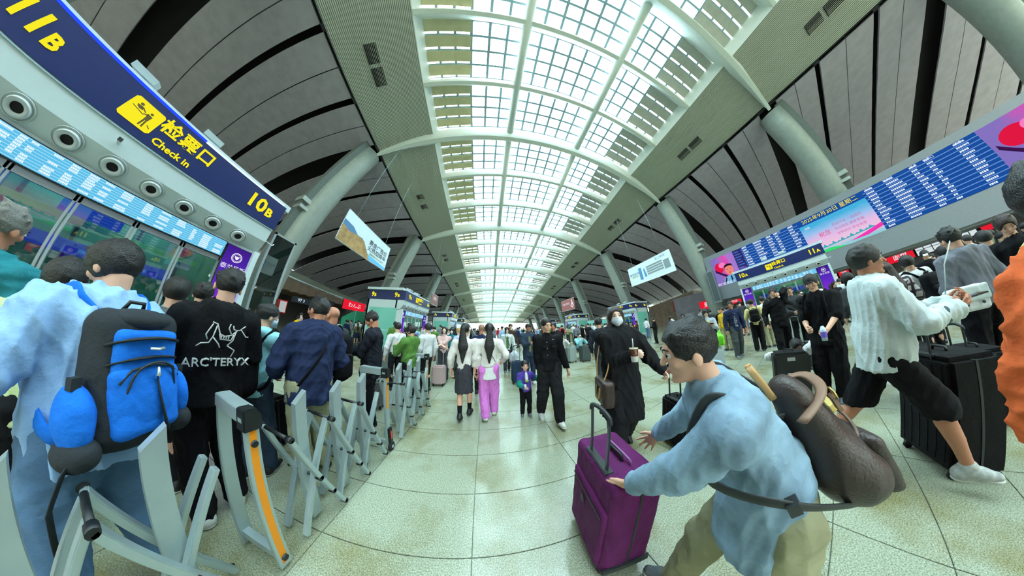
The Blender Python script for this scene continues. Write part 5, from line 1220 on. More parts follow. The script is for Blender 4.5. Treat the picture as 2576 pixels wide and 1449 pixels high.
rb, Jb = person('person', (.90, .05), 38, 'boy in faded denim shirt bending forward to push the purple suitcase', 1.62, 1.12, lean=32, twist=-18, neck=2, head=(0, 8), hair=('crop', None), skin=M_skin, top=T(c_denim, loose=1.25, hem=.27, collar=True, name='denim_shirt', folds=.009), bottom=('trousers', c_khaki, 1.35), wl=(.60, .46, .80), wr=(.95, .66, .74), hands=('spread', 'spread'), pn={-1: _v(.8, .45, -.15)}, res=.009, feet={1: (.12, .22, 0), -1: (-.12, -.2, .02, .3)}, shoes=s_grey)
S_, E_, W_ = (Jb['SH'][-1], Jb['EL'][-1], Jb['WR'][-1]); d_ = U(W_ - E_)
soft_obj('cuff', [cap(W_ - d_ * .055, W_ - d_ * .015, .042, .040, .008)], .007, cloth('denim_dark', (96, 128, 152), var=.2), rb)
MB().ring(tuple(W_ - d_ * .012), tuple(d_), .028, .034, .012, 16).build('wristwatch', M_dark, rb)
seam = [Jb['SH'][-1] + Jb['fw'] * .075 + Jb['bk'] * .02, Jb['SH'][-1] - Jb['sr'] * .055 + Jb['fw'] * .03, Jb['SH'][-1] - Jb['sr'] * .078 - Jb['fw'] * .03]
def brown_pack():
    s = Jb['s']; bp = empty('leather_backpack', tuple(rb.location), rb.rotation_euler.z, label='dark brown leather backpack with tan handle worn by the boy', cat='backpack')
    fw, bk, sr = Jb['fw'], Jb['bk'], Jb['sr']; rot = np.stack([sr, bk, fw], 1); c = Jb['nb'] - fw * .355 - bk * .205; L = lambda x, y, z: c + sr * x + bk * y + fw * z
    M_lthr = mat('dark_leather', (62, 50, 46), .38, bump=.2, bscale=120, var=.12, vscale=14)
    soft_obj('pack', [cap(L(-.03, .0, -.10), L(.03, .01, -.10), .125, .125, .05, bk, 1.5), cap(L(0, 0, -.09), L(0, .0, .15), .14, .085, .05, bk, 1.5), ell_(L(0, -.02, -.12), (.14, .085, .11), rot, .05)], .007, M_lthr, bp, .006, 5, .6)
    soft_obj('front_pocket', [rbx(L(0, -.082, -.13), (.115, .028, .105), .026, rot, .03)], .007, M_lthr, bp, .003)
    MB().tube(_smooth([L(-.13, -.05, -.02), L(-.08, -.100, -.022), L(0, -.115, -.025), (L(.08, -.100, -.022)), L(.13, -.05, -.02)], 4), .005, 6).build('pocket_edge', mat('edge_tan', (110, 88, 74), .5), bp)
    MB().tube(_smooth([L(-.02, .05, .20), L(-.03, .055, .32), L(.03, .055, .32), L(.02, .05, .20)], 5), .012, 6, None, .35, up=tuple(sr)).build('grab_handle', M_tan, bp)
    MB().tube(_smooth([L(-.12, .02, .16), L(-.07, -.075, .15), L(0, -.098, .145), L(.07, -.075, .15), L(.12, .02, .16)], 4), .017, 6, None, .3, up=tuple(fw)).build('flap_strap', mat('strap_tan', (140, 106, 84), .5), bp)
    MB().ring(tuple(L(-.06, -.108, .12)), tuple(-bk - sr * .4), .016, .022, .006, 18).build('ring', mat('brass', (200, 176, 110), .25, 1.0), bp)
    MB().box(tuple(L(-.06, -.100, .09)), (.03, .012, .05), None, Matrix(rot.tolist())).build('leather_tab', mat('strap_tan', (140, 106, 84)), bp)
    MB().box(tuple(L(.03, -.098, .02)), (.05, .02, .028), None, Matrix(rot.tolist())).build('buckle', mat('brass', (200, 176, 110)), bp)
    for sd in (1, -1):
        S = Jb['SH'][sd]; p = [L(sd * .07, .06, .17), S - sr * sd * .03 - bk * .09 - fw * .04, S - sr * sd * .04 - bk * .05 + fw * .06, S - sr * sd * .045 + fw * .088 + bk * .01, S - sr * sd * .03 + bk * .105, S + sr * sd * .0 - fw * .14 + bk * .095, S + sr * sd * .06 - fw * .24 - bk * .07, L(sd * .125, .02, -.16), L(sd * .10, -.02, -.2)]
        MB().tube(_smooth(p, 5), .018, 8, None, .3, up=tuple(sr)).build('strap', M_dark, bp)
        MB().box(tuple(p[6]), (.03, .03, .035), M_dark, Matrix(rot.tolist())).build('strap_slider', None, bp)
    r_ = random.Random(5); b = MB()
    for i in range(16):
        x, z = r_.uniform(-.10, .10), r_.uniform(-.22, -.04); q = L(x, -.1135 + abs(x) * .05, z)
        for k in range(4):
            a = k * PI / 2 + .4; e = sr * (.010 * math.cos(a)) + fw * (.010 * math.sin(a)); f = sr * (.003 * math.cos(a + 1.57)) + fw * (.003 * math.sin(a + 1.57)); b.add([q + f * .3, q + e * .6 + f, q + e, q + e * .6 - f], [(0, 1, 2, 3)])
    tag(b.build('stamped_flowers', mat('stamp', (96, 84, 76), .6), bp), kind='stuff')
brown_pack()

# ---------------- the queue on the left
rK, JK = person('person', (-1.82, .045), 120, 'man in light blue shirt with the big blue rucksack, head bowed', 1.72, 1.25, lean=6, twist=0, head=(10, 26), neck=8, hair=('fringe', None), skin=M_skin, top=T(c_lblue, loose=1.42, hem=.16, name='shirt', folds=.014), bottom=('trousers', c_jean, 1.7), wl=_v(-.38, .22, .98), wr=_v(.22, .30, 1.0), res=.0105, shoes=s_white, feet={1: (.18, -.04, 0), -1: (-.18, .06, 0)})
def blue_pack():
    bp, L, (w_, h_, d_) = backpack(rK, JK, 'large blue and black rucksack worn by the man in light blue shirt', cloth('pack_charcoal', (48, 52, 56)), c_blue, .33, .56, .18, .0095, 'rucksack', 'blue', drop=.02, off=-.05)
    fw, bk, sr = JK['fw'], JK['bk'], JK['sr']; rot = np.stack([sr, bk, fw], 1)
    soft_obj('front_panel', [rbx(L(0, -.085, .0), (.125, .035, .20), .03, rot, .02), ell_(L(0, -.10, -.08), (.13, .055, .15), rot, .03)], .009, c_blue, bp, .004, 7)
    soft_obj('top_lid', [ell_(L(0, -.02, .235), (.135, .095, .055), rot, .03)], .009, cloth('pack_charcoal', (48, 52, 56)), bp, .004)
    for z, hh in ((.155, .02), (.075, .016)): MB().tube(_smooth([L(-.135, -.04, z - .03), L(-.10, -.115, z), L(0, -.135, z + .012), L(.10, -.115, z), L(.135, -.04, z - .03)], 4), hh, 8, None, .35, up=tuple(fw)).build('black_band', cloth('pack_charcoal', (48, 52, 56)), bp)
    for sd in (1, -1): soft_obj('side_pocket', [ell_(L(sd * .19, -.01, -.13), (.05, .085, .13), rot, .02)], .010, c_blue, bp, .006, 3); soft_obj('mesh_pocket', [ell_(L(sd * .19, -.01, -.25), (.058, .09, .07), rot, .02)], .010, cloth('pack_charcoal', (48, 52, 56)), bp)
    MB().tube(_smooth([L(-.10, -.13, -.06), L(-.07, -.152, .035), L(0, -.158, .065), L(.07, -.152, .035), L(.10, -.13, -.06)], 4), .005, 6).build('pocket_zip', M_dark, bp)
    MB().tube([L(.0, -.158, .02), L(.015, -.162, -.09), L(.045, -.150, -.24)], [.006, .008, .014], 6, None, .5).build('front_strap', cloth('pack_charcoal', (48, 52, 56)), bp)
    MB().tube([L(0, -.165, .045), L(0, -.168, .02), L(-.003, -.168, .005)], [.005, .007, .010], 8).build('zip_pull', M_frame, bp)
    MB().tube([L(-.03, -.150, .125), L(.0, -.157, .122), L(.03, -.150, .125)], .008, 6, None, .5).build('badge', M_frame, bp)
    MB().tube([L(-.20, -.05, -.22), L(-.24, -.02, -.30), L(-.27, .03, -.42), L(-.28, .05, -.62)], .022, 8, None, .3).build('hip_strap', cloth('pack_charcoal', (48, 52, 56)), bp)
    for sd in (-1, 1): MB().box(tuple(L(sd * .20, -.03, .0)), (.03, .03, .045), M_dark).build('buckle', None, bp)
blue_pack()
person('person', (-2.40, -.16), 100, 'woman in pale green top with her phone, behind the man with rucksack', 1.60, 1, lean=14, hair=('bob', None), top=T(c_pale, loose=1.15, hem=.12), bottom=('trousers', c_blk2, 1.2), wl=_v(-.22, .32, 1.05), wr=_v(.1, .34, 1.05), hands=('phone', 'phone'), res=.013)
phone((-2.78, -.36, 1.10), (-1, -.2, .3), (-.3, 0, 1), 'phone held by the woman in pale green')
rT, JT = person('person', (-2.95, -.56), 70, 'grey-haired man in teal and navy jacket at the left edge', 1.78, 1.1, hair=('crop', M_hairg), head=(-18, 10), skin=M_skin2, top=T(c_teal, loose=1.25, hem=.12), bottom=('trousers', c_blk2, 1.2), res=.013)
soft_obj('navy_panel', [cap(JT['nb'] - JT['fw'] * .28, JT['pel'] + JT['fw'] * .05, .172, .168, .02, JT['bk'], 1.25)], .014, c_navy, rT, .008)
for z in (.27, .45): MB().tube([tuple(JT['nb'] - JT['fw'] * z + JT['sr'] * (.178 * math.cos(a)) + JT['bk'] * (.146 * math.sin(a))) for a in np.linspace(0, 2 * PI, 22)], .007, 6).build('white_stripe', c_white, rT)
person('person', (-2.55, .36), 80, 'person in grey plaid shirt between rucksack man and black hoodie man', 1.66, .95, hair=('short', None), top=T(c_plaidg, loose=1.2), res=.016)
person('person', (-2.95, .62), 60, 'masked person in dark clothes in front of the purple poster', 1.70, 1, hair=('crop', None), top=T(c_navy), mask=True, res=.013)
rH, JH = person('person', (-2.0, .56), 84, 'broad man in black hoodie with a white skeleton print on the back', 1.80, 1.2, head=(-6, 2), hair=('crop', None), skin=M_skin, top=T(c_blk2, loose=1.3, hem=.10, hood=True, name='hoodie'), bottom=('trousers', c_blk2, 1.35), wr=_v(.2, .26, 1.05), wl=_v(-.2, .26, 1.05), shoes=s_white, res=.012)
def back_print():
    nb, fw, bk, sr = JH['nb'], JH['fw'], JH['bk'], JH['sr']; c = nb - fw * .235 - bk * .178
    # letters face backwards: right-hand direction seen from behind is the wearer's right
    text("ARC'TERYX", .072, mat('print_white', (196, 198, 196), .7), tuple(c - fw * .10), tuple(sr), tuple(fw), 'print_words', rH, .012)
    b = MB(); P = lambda x, z: tuple(c + sr * (x * .115) + fw * (z * .10 + .055) - bk * (.004 + .0 * x))
    for ln in ([(-.55, 1.0), (-.3, .9), (-.1, .3), (.15, .15), (.5, .25), (.75, .6), (.95, .65), (1.25, .2), (1.4, .2)], [(-.5, .9), (-.75, .2), (-.65, -.1)], [(-.3, .8), (-.4, .1), (-.55, -.3), (-.9, -.35), (-1.1, -.55)], [(-.4, .05), (-.1, -.35), (.0, -.6)], [(.5, .25), (.3, .7), (.35, 1.0)], [(.5, .9), (.55, .65), (.75, .6)], [(.7, .55), (.6, -.1), (.35, -.45)], [(.35, -.45), (.75, -.75), (.6, -1.2)], [(-.1, .3), (-.05, -.05), (.5, -.1), (.6, .3)], [(.0, .2), (.0, -.05)], [(.12, .18), (.12, -.07)], [(.24, .2), (.24, -.08)], [(.36, .24), (.36, -.08)], [(.9, .65), (1.15, .95)]):
        b.tube([P(*q) for q in ln], .0042, 5)
    b.build('skeleton_print', mat('print_white', (196, 198, 196)), rH)
back_print()
rL, JL = person('person', (-2.2, .95), 30, 'woman in pale blue hooded jacket with black backpack, masked and facing right', 1.62, 1.0, lean=5, head=(-28, 6), hair=('bun', None), mask=True, top=T(c_cyan, loose=1.25, hem=.1, hood=True), bottom=('trousers', cloth('slate', (50, 64, 82)), 1.2), wr=_v(.1, .3, 1.1), wl=_v(-.1, .3, 1.1), res=.013)
bpL, LL, _d = backpack(rL, JL, 'black backpack with lime zip on the woman in pale blue', c_blk2, cloth('jet2', (24, 26, 26)), .30, .48, .18, .011)
MB().tube([tuple(LL(-.10, -.145, .02)), tuple(LL(-.11, -.15, -.10)), tuple(LL(-.115, -.145, -.19))], .004, 5).build('lime_zip', mat('lime', (196, 206, 120), .5), bpL)
rN, JN = person('person', (-1.74, 1.22), 76, 'heavy man in navy jacket and khaki trousers seen from behind', 1.76, 1.28, head=(24, 4), hair=('crop', None), skin=M_skin2, top=T(c_navy, loose=1.32, hem=.18, collar=True, folds=.012), bottom=('trousers', c_khaki, 1.4), wr=_v(.24, .2, 1.0), wl=_v(-.24, .2, 1.0), res=.0115)
MB().tube(_smooth([tuple(JN['SH'][1] + JN['fw'] * .075), tuple(JN['nb'] - JN['fw'] * .25 - JN['bk'] * .20), tuple(JN['pel'] - JN['sr'] * .16 - JN['bk'] * .17 + JN['fw'] * .02)], 5), .024, 8, None, .3).build('bag_strap', c_blk2, rN)
MB().tube([tuple(JN['hd'](.078, .0, .02)), tuple(JN['hd'](.075, .09, .018))], .003, 5).build('glasses_arm', M_dark, rN)
rO, JO = person('person', (-2.12, 1.70), 80, 'bald man in dark grey jacket with large black backpack', 1.74, 1.15, hair=('bald', None), head=(20, 6), skin=M_skin2, top=T(c_dgrey, loose=1.25, hem=.14, collar=True), bottom=('trousers', c_blk2, 1.3), res=.0125)
backpack(rO, JO, 'large black backpack worn by the bald man', c_blk2, c_blk2, .34, .56, .2, .012)
rP, JP = person('person', (-1.84, 2.24), 118, 'man in black jacket looking down at the phone in his hands', 1.76, 1.12, head=(0, 30), neck=14, hair=('crop', None), skin=M_skin2, top=T(cloth('jacket_dark', (30, 32, 42)), loose=1.25, hem=.18, collar=True), bottom=('trousers', c_blk2, 1.3), wr=_v(.06, .34, 1.16), wl=_v(-.06, .34, 1.16), hands=('phone', 'phone'), res=.0115)
phone(world(rP, (0, .43, 1.20)), (-.7, -.3, .4), (.2, -.2, 1), 'black phone held by the man in black jacket')
phone((-2.5, .0, 1.55), (-.6, .1, .8), (.7, -.3, .5), 'phone held up in front of the gate door', True)
# further along the queue
person('person', (-1.62, 3.05), 72, 'boy in green hooded jacket with black hair by the barrier', 1.60, 1.0, hair=('fringe', None), head=(14, 8), top=T(c_green, loose=1.35, hem=.12, hood=True), bottom=('trousers', c_blk2, 1.3), wl=_v(-.1, .3, 1.15), wr=_v(.1, .3, 1.15), res=.013)
person('person', (-2.35, 3.7), 60, 'man in white shirt with shoulder straps left of the green jacket', 1.66, 1, hair=('short', None), top=T(c_white, loose=1.1), res=.016)
person('person', (-1.55, 3.75), 60, 'person in white jacket directly behind the green jacket boy', 1.68, .95, top=T(c_white, loose=1.2), res=.018)
rQ, JQ = person('person', (-1.38, 4.6), 185, 'woman in pink shirt gazing up, arms folded on her suitcase handle', 1.62, .95, hair=('bob', None), head=(0, -24), skin=M_skinp, top=T(c_pink, sleeve=.45, hem=.04, loose=1.05), bottom=('trousers', c_dgrey, 1.4), wr=_v(-.10, .28, 1.02), wl=_v(.16, .26, 1.05), res=.014)
MB().tube([tuple(JQ['SH'][1] + JQ['fw'] * .07), tuple(JQ['SH'][1] + JQ['bk'] * .08 - JQ['fw'] * .1), tuple(JQ['SH'][1] + JQ['bk'] * .10 - JQ['fw'] * .3)], .014, 6, None, .4).build('bag_strap', c_maroon, rQ)
suitcase((-1.38, 4.25), 0, 'pale pink suitcase under the woman in pink shirt', mat('case_pink', (196, 170, 168), .4), .36, .24, .5, .42)
person('person', (-1.0, 4.95), 60, 'person with short blond hair in lilac shirt', 1.60, 1.1, hair=('short', M_blond), skin=M_skinp, top=T(cloth('lilac', (176, 184, 220)), sleeve=.5, loose=1.2), bottom=('trousers', c_dgrey, 1.3), res=.016)
person('person', (-1.5, 6.0), 180, 'masked woman with dark hair between pink shirt and blond hair', 1.60, 1, hair=('bob', None), mask=True, top=T(c_teal), res=.019)
person('person', (-2.6, 5.2), 150, 'seated person in black and white hoodie looking down beside gate 9B', 1.66, 1, hair=('short', None), head=(0, 30), top=T(c_blk2, hood=True), sit=.6, feet={1: (.1, .36, 0), -1: (-.1, .36, 0)}, res=.02)
suitcase((-2.15, 2.72), 20, 'silver suitcase with raised handle behind the barrier', mat('case_silver', (150, 154, 158), .3, .5), .36, .24, .5, .45)
suitcase((-2.6, 1.25), 10, 'black suitcase standing between hoodie man and navy jacket man', c_blk2, .40, .26, .55, 0)
suitcase((-2.9, -.25), 30, 'large black trunk standing at the left edge', c_blk2, .50, .34, .78, 0)
# stand with a big character, and the yellow floor strip
st = empty('info_stand', (-3.5, -.32, 0), R(10), label='salmon pink round-topped stand with black characters and white sticker', cat='stand')
b = MB(); b.prism([(-.32, .0), (.32, .0), (.32, 1.12), (.26, 1.26), (.1, 1.34), (-.1, 1.34), (-.26, 1.26), (-.32, 1.12)], 0, -.04, .04); b.build('board', mat('stand_pink', (176, 118, 98), .6), st)
text('上', .26, M_dark, (.045, -.10, .98), (0, 1, 0), (0, 0, 1), 'lettering', st, .003); text('诺贵', .16, M_dark, (.045, .0, .74), (0, 1, 0), (0, 0, 1), 'lettering', st, .003)
stk = MB().bb((.041, .02, 1.05), (.045, .24, 1.25)).build('sticker', c_white, st); MB().ring((.046, .13, 1.15), (1, 0, 0), .03, .055, .002, 16).build('sticker_logo', c_maroon, stk)
fs_ = empty('floor_mat', (-2.0, -1.05, 0), 0, label='yellow strip lying on the floor at the left edge', cat='mat'); MB().bb((-.6, -.22, .0), (.35, .22, .012)).build('strip', mat('strip_yellow', (214, 160, 40), .6, var=.1), fs_)

# ---------------- right side
rW, JW = person('person', (2.72, -.60), 186, 'man in white hoodie and black shorts striding past with his phone', 1.78, 1.12, lean=6, head=(-4, 4), hair=('short', None), skin=M_skin2, top=T(c_hood, loose=1.42, hem=.12, hood=True, name='hoodie', folds=.011), bottom=('shorts', c_blk2, 1.12), wr=_v(.16, .38, 1.20), wl=_v(-.02, .42, 1.22), hands=('phone', 'phone'), shoes=(mat('shoe_silver', (176, 180, 178), .5, var=.3, vscale=30), mat('sole_white', (206, 208, 200), .6)), feet={1: (.10, .42, 0, -.12), -1: (-.08, -.40, .07, .75)}, res=.0105)
e, w_ = JW['EL'][1], JW['WR'][1]; soft_obj('sleeve_band', [cap(e * .62 + w_ * .38, e * .42 + w_ * .58, .066, .062, .008)], .010, cloth('band', (78, 92, 98)), rW)
b = MB()
for i in range(9): q = JW['nb'] + JW['bk'] * (.176) - JW['fw'] * (.07 + i * .03) + JW['sr'] * (.05 + i * .006); b.box(tuple(q), (.014, .012, .014))
tag(b.build('chest_lettering', c_dgrey, rW), kind='stuff')
phone(world(rW, (.07, .52, 1.24)), (.2, -1, .1), (0, .2, 1), 'phone in pale green case held by the white hoodie man')
suitcase((3.05, -1.02), 20, 'very large black suitcase beside the striding man’s legs', cloth('case_black', (22, 22, 24)), .52, .34, .80, .22, M_dark)
rX, JX = person('person', (1.475, -.935), 115, 'person in orange jacket with cream scarf at the right edge', 1.72, 1.25, hair=('short', None), head=(20, 0), top=T(c_orange, loose=1.5, hem=-.02, hood=False, folds=.016, name='jacket'), bottom=('trousers', c_khaki, 1.4), wl=_v(-.30, .18, 1.0), res=.0115)
soft_obj('scarf', [cap(JX['nb'] + JX['sr'] * .09, JX['nb'] - JX['sr'] * .09, .07, .07, .04), cap(JX['nb'] - JX['sr'] * .12 - JX['fw'] * .02, JX['nb'] - JX['sr'] * .18 - JX['fw'] * .24 - JX['bk'] * .06, .07, .05, .04), cap(JX['nb'] - JX['bk'] * .09, JX['nb'] - JX['bk'] * .15 - JX['fw'] * .2, .09, .07, .04)], .011, c_cream, rX, .010, 4)
soft_obj('pink_collar', [cap(JX['nb'] + JX['sr'] * .08 + JX['fw'] * .05, JX['nb'] - JX['sr'] * .08 + JX['fw'] * .05, .052, .052, .03)], .011, cloth('salmon', (216, 130, 118)), rX, .006)
rY, JY = person('person', (4.22, -.40), 65, 'man in black T-shirt and black cap holding a drink by the black trunk', 1.76, 1.12, head=(10, 12), hair=('cap', None, c_blk2), top=T(c_blk2, sleeve=.45, loose=1.25, hem=.16), bottom=('trousers', c_blk2, 1.5), wl=_v(-.14, .34, 1.02), wr=_v(.1, .3, 1.05), hands=('grip', 'grip'), shoes=s_grey, res=.0125)
backpack(rY, JY, 'black backpack worn by the man in black T-shirt', c_blk2, c_blk2, .30, .46, .17, .013)
bo = empty('drink_bottle', world(rY, (-.12, .42, .98)), label='clear bottle with coloured label held by the man in black T-shirt', cat='bottle'); MB().cyl((0, 0, -.08), (0, 0, .06), .033, .033, 16).cyl((0, 0, .06), (0, 0, .1), .033, .014, 16).build('bottle_body', mat('bottle_pale', (190, 206, 220), .15), bo); MB().cyl((0, 0, -.04), (0, 0, .03), .034, .034, 16, None, False).build('label', mat('bottle_label', (110, 90, 200), .5), bo)
sc1 = suitcase((4.22, .10), 100, 'black hard trunk with metal latches in front of the squatting person', mat('trunk_black', (28, 30, 32), .4, var=.1), .46, .32, .66, 0, ribs=False)
for z in (.2, .6): MB().bb((-.05, .158, z), (.05, .168, z + .05)).build('latch', M_frame, sc1)
MB().tube([(-.06, .165, .42), (-.05, .19, .42), (.05, .19, .42), (.06, .165, .42)], .009, 8).build('side_handle', M_frame, sc1)
person('person', (4.95, .22), 120, 'squatting person in white shirt bent over beside the black trunk', 1.66, 1.05, lean=52, sit=.30, hair=('short', None), head=(0, 20), top=T(c_white, loose=1.25, hem=.04), bottom=('trousers', c_blk2, 1.2), wr=_v(.2, .45, .62), wl=_v(-.1, .45, .62), feet={1: (.13, .16, 0), -1: (-.13, .10, 0)}, res=.014)
rZ, JZ = person('person', (5.95, 1.82), 125, 'woman in grey blazer reading her phone beside the white suitcase', 1.64, .95, hair=('bob', None), head=(-8, 22), skin=M_skinp, top=T(cloth('blazer', (170, 180, 190)), loose=1.15, hem=.06, under=c_cream), bottom=('trousers', c_blk2, 1.4), wr=_v(.08, .3, 1.15), wl=_v(-.06, .32, 1.15), hands=('phone', 'phone'), res=.014)
phone(world(rZ, (0, .38, 1.2)), (-.7, -.2, .4), (-.3, -.2, 1), 'white phone held by the woman in grey blazer', True)
wc = suitcase((4.9, 1.45), 110, 'white hard suitcase carrying the bright green bag', mat('case_white', (206, 220, 226), .3), .40, .27, .64, 0)
gb = empty('green_bag', (4.9, 1.45, .72), R(110), label='bright green plastic carrier bag on top of the white suitcase', cat='bag')
soft_obj('bag_body', [rbx((0, 0, .15), (.24, .13, .12), .05, None, .03), cap((-.12, 0, .2), (-.18, 0, .36), .08, .02, .04), cap((.12, 0, .2), (.16, 0, .34), .08, .02, .04)], .013, mat('plastic_green', (110, 210, 30), .35, bump=.5, bscale=20), gb, .010, 3, 1.4)
MB().sph((0, -.135, .07), (.035, .006, .035), c_white).build('bag_logo', None, gb)
person('person', (7.15, 1.38), 125, 'man in open navy jacket over checked shirt looking left, hands down', 1.74, 1.1, hair=('crop', None), head=(-35, 0), skin=M_skin2, top=T(c_navy, loose=1.2, hem=.12, under=c_check), bottom=('trousers', cloth('grey_jean', (70, 76, 78)), 1.4), shoes=s_grey, feet={1: (.12, .14, 0), -1: (-.1, -.1, .0)}, res=.014)
person('person', (8.3, 1.9), 60, 'person in bright yellow jacket behind the navy jacket man', 1.62, 1.05, hair=('short', M_hairb), top=T(c_yellow, loose=1.25), bottom=('trousers', c_khaki, 1.2), res=.018)
r1, J1 = person('person', (8.0, .9), -80, 'person in beige shirt with small black backpack seen from behind', 1.68, 1, hair=('short', None), top=T(c_cream, sleeve=.45, loose=1.1), bottom=('trousers', c_blk2, 1.4), res=.016)
backpack(r1, J1, 'small black backpack on the person in beige shirt', c_blk2, c_blk2, .26, .38, .14, .016)
person('person', (8.6, .62), -60, 'person in off-white jacket right of the small black backpack', 1.70, 1, top=T(c_off, loose=1.2), bottom=('trousers', c_khaki, 1.2), res=.018)
person('person', (6.55, .20), 100, 'man in black jacket talking on the phone and pulling a pale handle', 1.80, 1.15, hair=('crop', None), skin=M_skin, head=(-10, 6), top=T(c_blk2, loose=1.25, hem=.12, collar=True), bottom=('trousers', c_blk2, 1.3), wl=_v(-.12, .12, 1.62), wr=_v(.3, .1, .95), hands=('grip', 'grip'), feet={1: (.1, .18, 0), -1: (-.1, -.2, .03, .3)}, res=.014)
person('person', (7.0, -.16), 100, 'man with grey jacket and dark red bag behind the phoning man', 1.76, 1.15, hair=('crop', None), top=T(c_dgrey, loose=1.25), wr=_v(.1, .3, 1.1), wl=_v(-.1, .3, 1.1), res=.016)
rb_ = empty('red_bag', (6.85, -.42, 1.0), label='dark red bag carried behind the phoning man', cat='bag'); soft_obj('bag_body', [rbx((0, 0, .1), (.12, .2, .13), .06, None, .02)], .016, c_maroon, rb_, .008)
suitcase((5.95, -.12), 60, 'dark suitcase with long pale handle pulled by the phoning man', c_dgrey, .38, .25, .5, .5)
person('person', (9.5, -.2), -95, 'man in black jacket facing gate 10A inside the doorway crowd', 1.76, 1.1, top=T(c_blk2), res=.02)
rG, JG = person('person', (4.75, -2.05), -70, 'person in grey hoodie with white shoulder bag seen from behind', 1.80, 1.1, hair=('crop', None), top=T(c_grey, loose=1.28, hem=.06, hood=True, name='hoodie'), bottom=('trousers', c_blk2, 1.4), wl=_v(-.12, .25, 1.1), res=.0125)
wbg = empty('shoulder_bag', world(rG, (-.32, -.2, .92)), rG.rotation_euler.z, label='white messenger bag on the person in grey hoodie', cat='bag'); soft_obj('bag_body', [rbx((0, 0, .1), (.19, .06, .13), .04, None, .02)], .011, c_white, wbg, .004); soft_obj('flap', [rbx((0, -.058, .15), (.19, .02, .08), .018, None, .01)], .010, c_hood, wbg, .004)
MB().tube([(-.18, 0, .2), (-.05, .02, .5), (.16, .06, .72)], .016, 6, None, .3).build('strap', c_hood, wbg)
for x in (-.08, .08): MB().sph((x, -.082, .05), (.018, .008, .018), M_dark).build('clasp', None, wbg)
person('person', (5.35, -1.5), -70, 'woman with dark ponytail in white and black plaid shirt', 1.66, 1, hair=('ponytail', M_hairb), top=T(c_plaid, loose=1.3, hem=.06), bottom=('trousers', c_blk2, 1.3), wl=_v(-.2, .22, 1.1), wr=_v(.2, .22, 1.1), res=.014)
rV, JV = person('person', (5.95, -1.98), -60, 'person with dark curly hair in white shirt and black backpack', 1.66, 1, hair=('fringe', None), head=(-30, 10), top=T(c_white, loose=1.2), res=.015)
backpack(rV, JV, 'black backpack beside the plaid shirt woman', c_blk2, c_blk2, .28, .44, .16, .015)
person('person', (6.1, -2.5), -50, 'boy in pale aqua jacket with dark strap left of grey hoodie', 1.64, .95, hair=('short', None), head=(-40, 12), top=T(c_cyan, loose=1.25), bottom=('trousers', c_dgrey, 1.2), res=.015)
person('person', (5.2, -2.75), 60, 'man in black coat looking down right of the grey hoodie', 1.74, 1.1, hair=('short', M_hairb), head=(10, 24), top=T(c_blk2, loose=1.2), wr=_v(.1, .3, 1.15), wl=_v(-.05, .3, 1.15), res=.015)
sh_ = empty('white_folder', (4.5, -2.45, 1.05), R(20), label='white sheet held between grey hoodie and black coat', cat='paper'); MB().bb((-.01, -.11, 0), (.0, .11, .3)).build('sheet', c_white, sh_)
for (x, y, a, t) in ((3.95, -1.55, 15, 'black suitcase with white stickers right of the striding man'), (4.3, -1.25, 0, 'black suitcase in front of the plaid shirt woman')):
    suitcase((x, y), a, t, c_blk2, .42, .28, .60, .2, M_dark)
for (x, y, c, t, h) in ((6.6, -3.2, c_dgrey, 'person in dark grey among the waiting group at far right', 'short'), (7.2, -2.4, c_white, 'person in white standing behind the aqua jacket boy', 'short'), (6.3, -1.2, c_dgrey, 'person in charcoal standing left of the plaid shirt woman', 'bob')):
    person('person', (x, y), -70 + rnd.uniform(-30, 30), t, 1.68, 1, hair=(h, None), top=T(c, loose=1.2), res=.022)
# seated group with the two suitcases in the middle distance
for (x, y, f, c, t, hh, z) in ((3.5, 6.55, 170, c_white, 'seated person in white hood drinking behind the silver suitcase', ('fringe', None), 0), (4.35, 6.35, 175, c_cyan, 'seated person in white cap and aqua jacket behind the grey suitcase', ('cap', None, c_white), 0), (3.1, 6.9, 150, c_blk2, 'seated person in black leaning left of the white hood', ('short', None), 0)):
    person('person', (x, y), f, t, 1.66, 1, sit=.52, hair=hh, head=(0, 20), top=T(c, loose=1.25, hood=c is c_white), bottom=('trousers', c_olive if c is c_blk2 else c_dgrey, 1.2), wr=_v(.08, .3, .95), wl=_v(-.08, .3, .95), feet={1: (.12, .42, 0), -1: (-.12, .42, 0)}, res=.018)
    se = empty('seat', (x, y, 0), R(f), label='metal waiting seat under the ' + t.replace('seated ', '').split(' behind')[0].split(' leaning')[0], cat='seat'); MB().bb((-.25, -.26, .36), (.25, .18, .40)).build('seat_pan', M_frame, se); MB().bb((-.25, -.28, .4), (.25, -.24, .62)).build('backrest', M_frame, se)
    for sx in (-.2, .2): MB().bb((sx - .02, -.2, 0), (sx + .02, -.14, .36)).build('leg', M_dark, se)
suitcase((3.62, 6.0), 10, 'silver ribbed suitcase in front of the white hooded person', mat('case_silver2', (158, 172, 170), .3, .3), .44, .28, .62, 0)
suitcase((4.25, 5.85), -5, 'dark grey ribbed suitcase in front of the aqua jacket', mat('case_dgrey', (70, 80, 80), .35, .2), .46, .30, .64, 0)
suitcase((-3.6, 5.0), 10, 'large grey suitcase beyond the barrier near gate 9B', mat('case_gg', (88, 100, 98), .5), .5, .3, .75, 0)
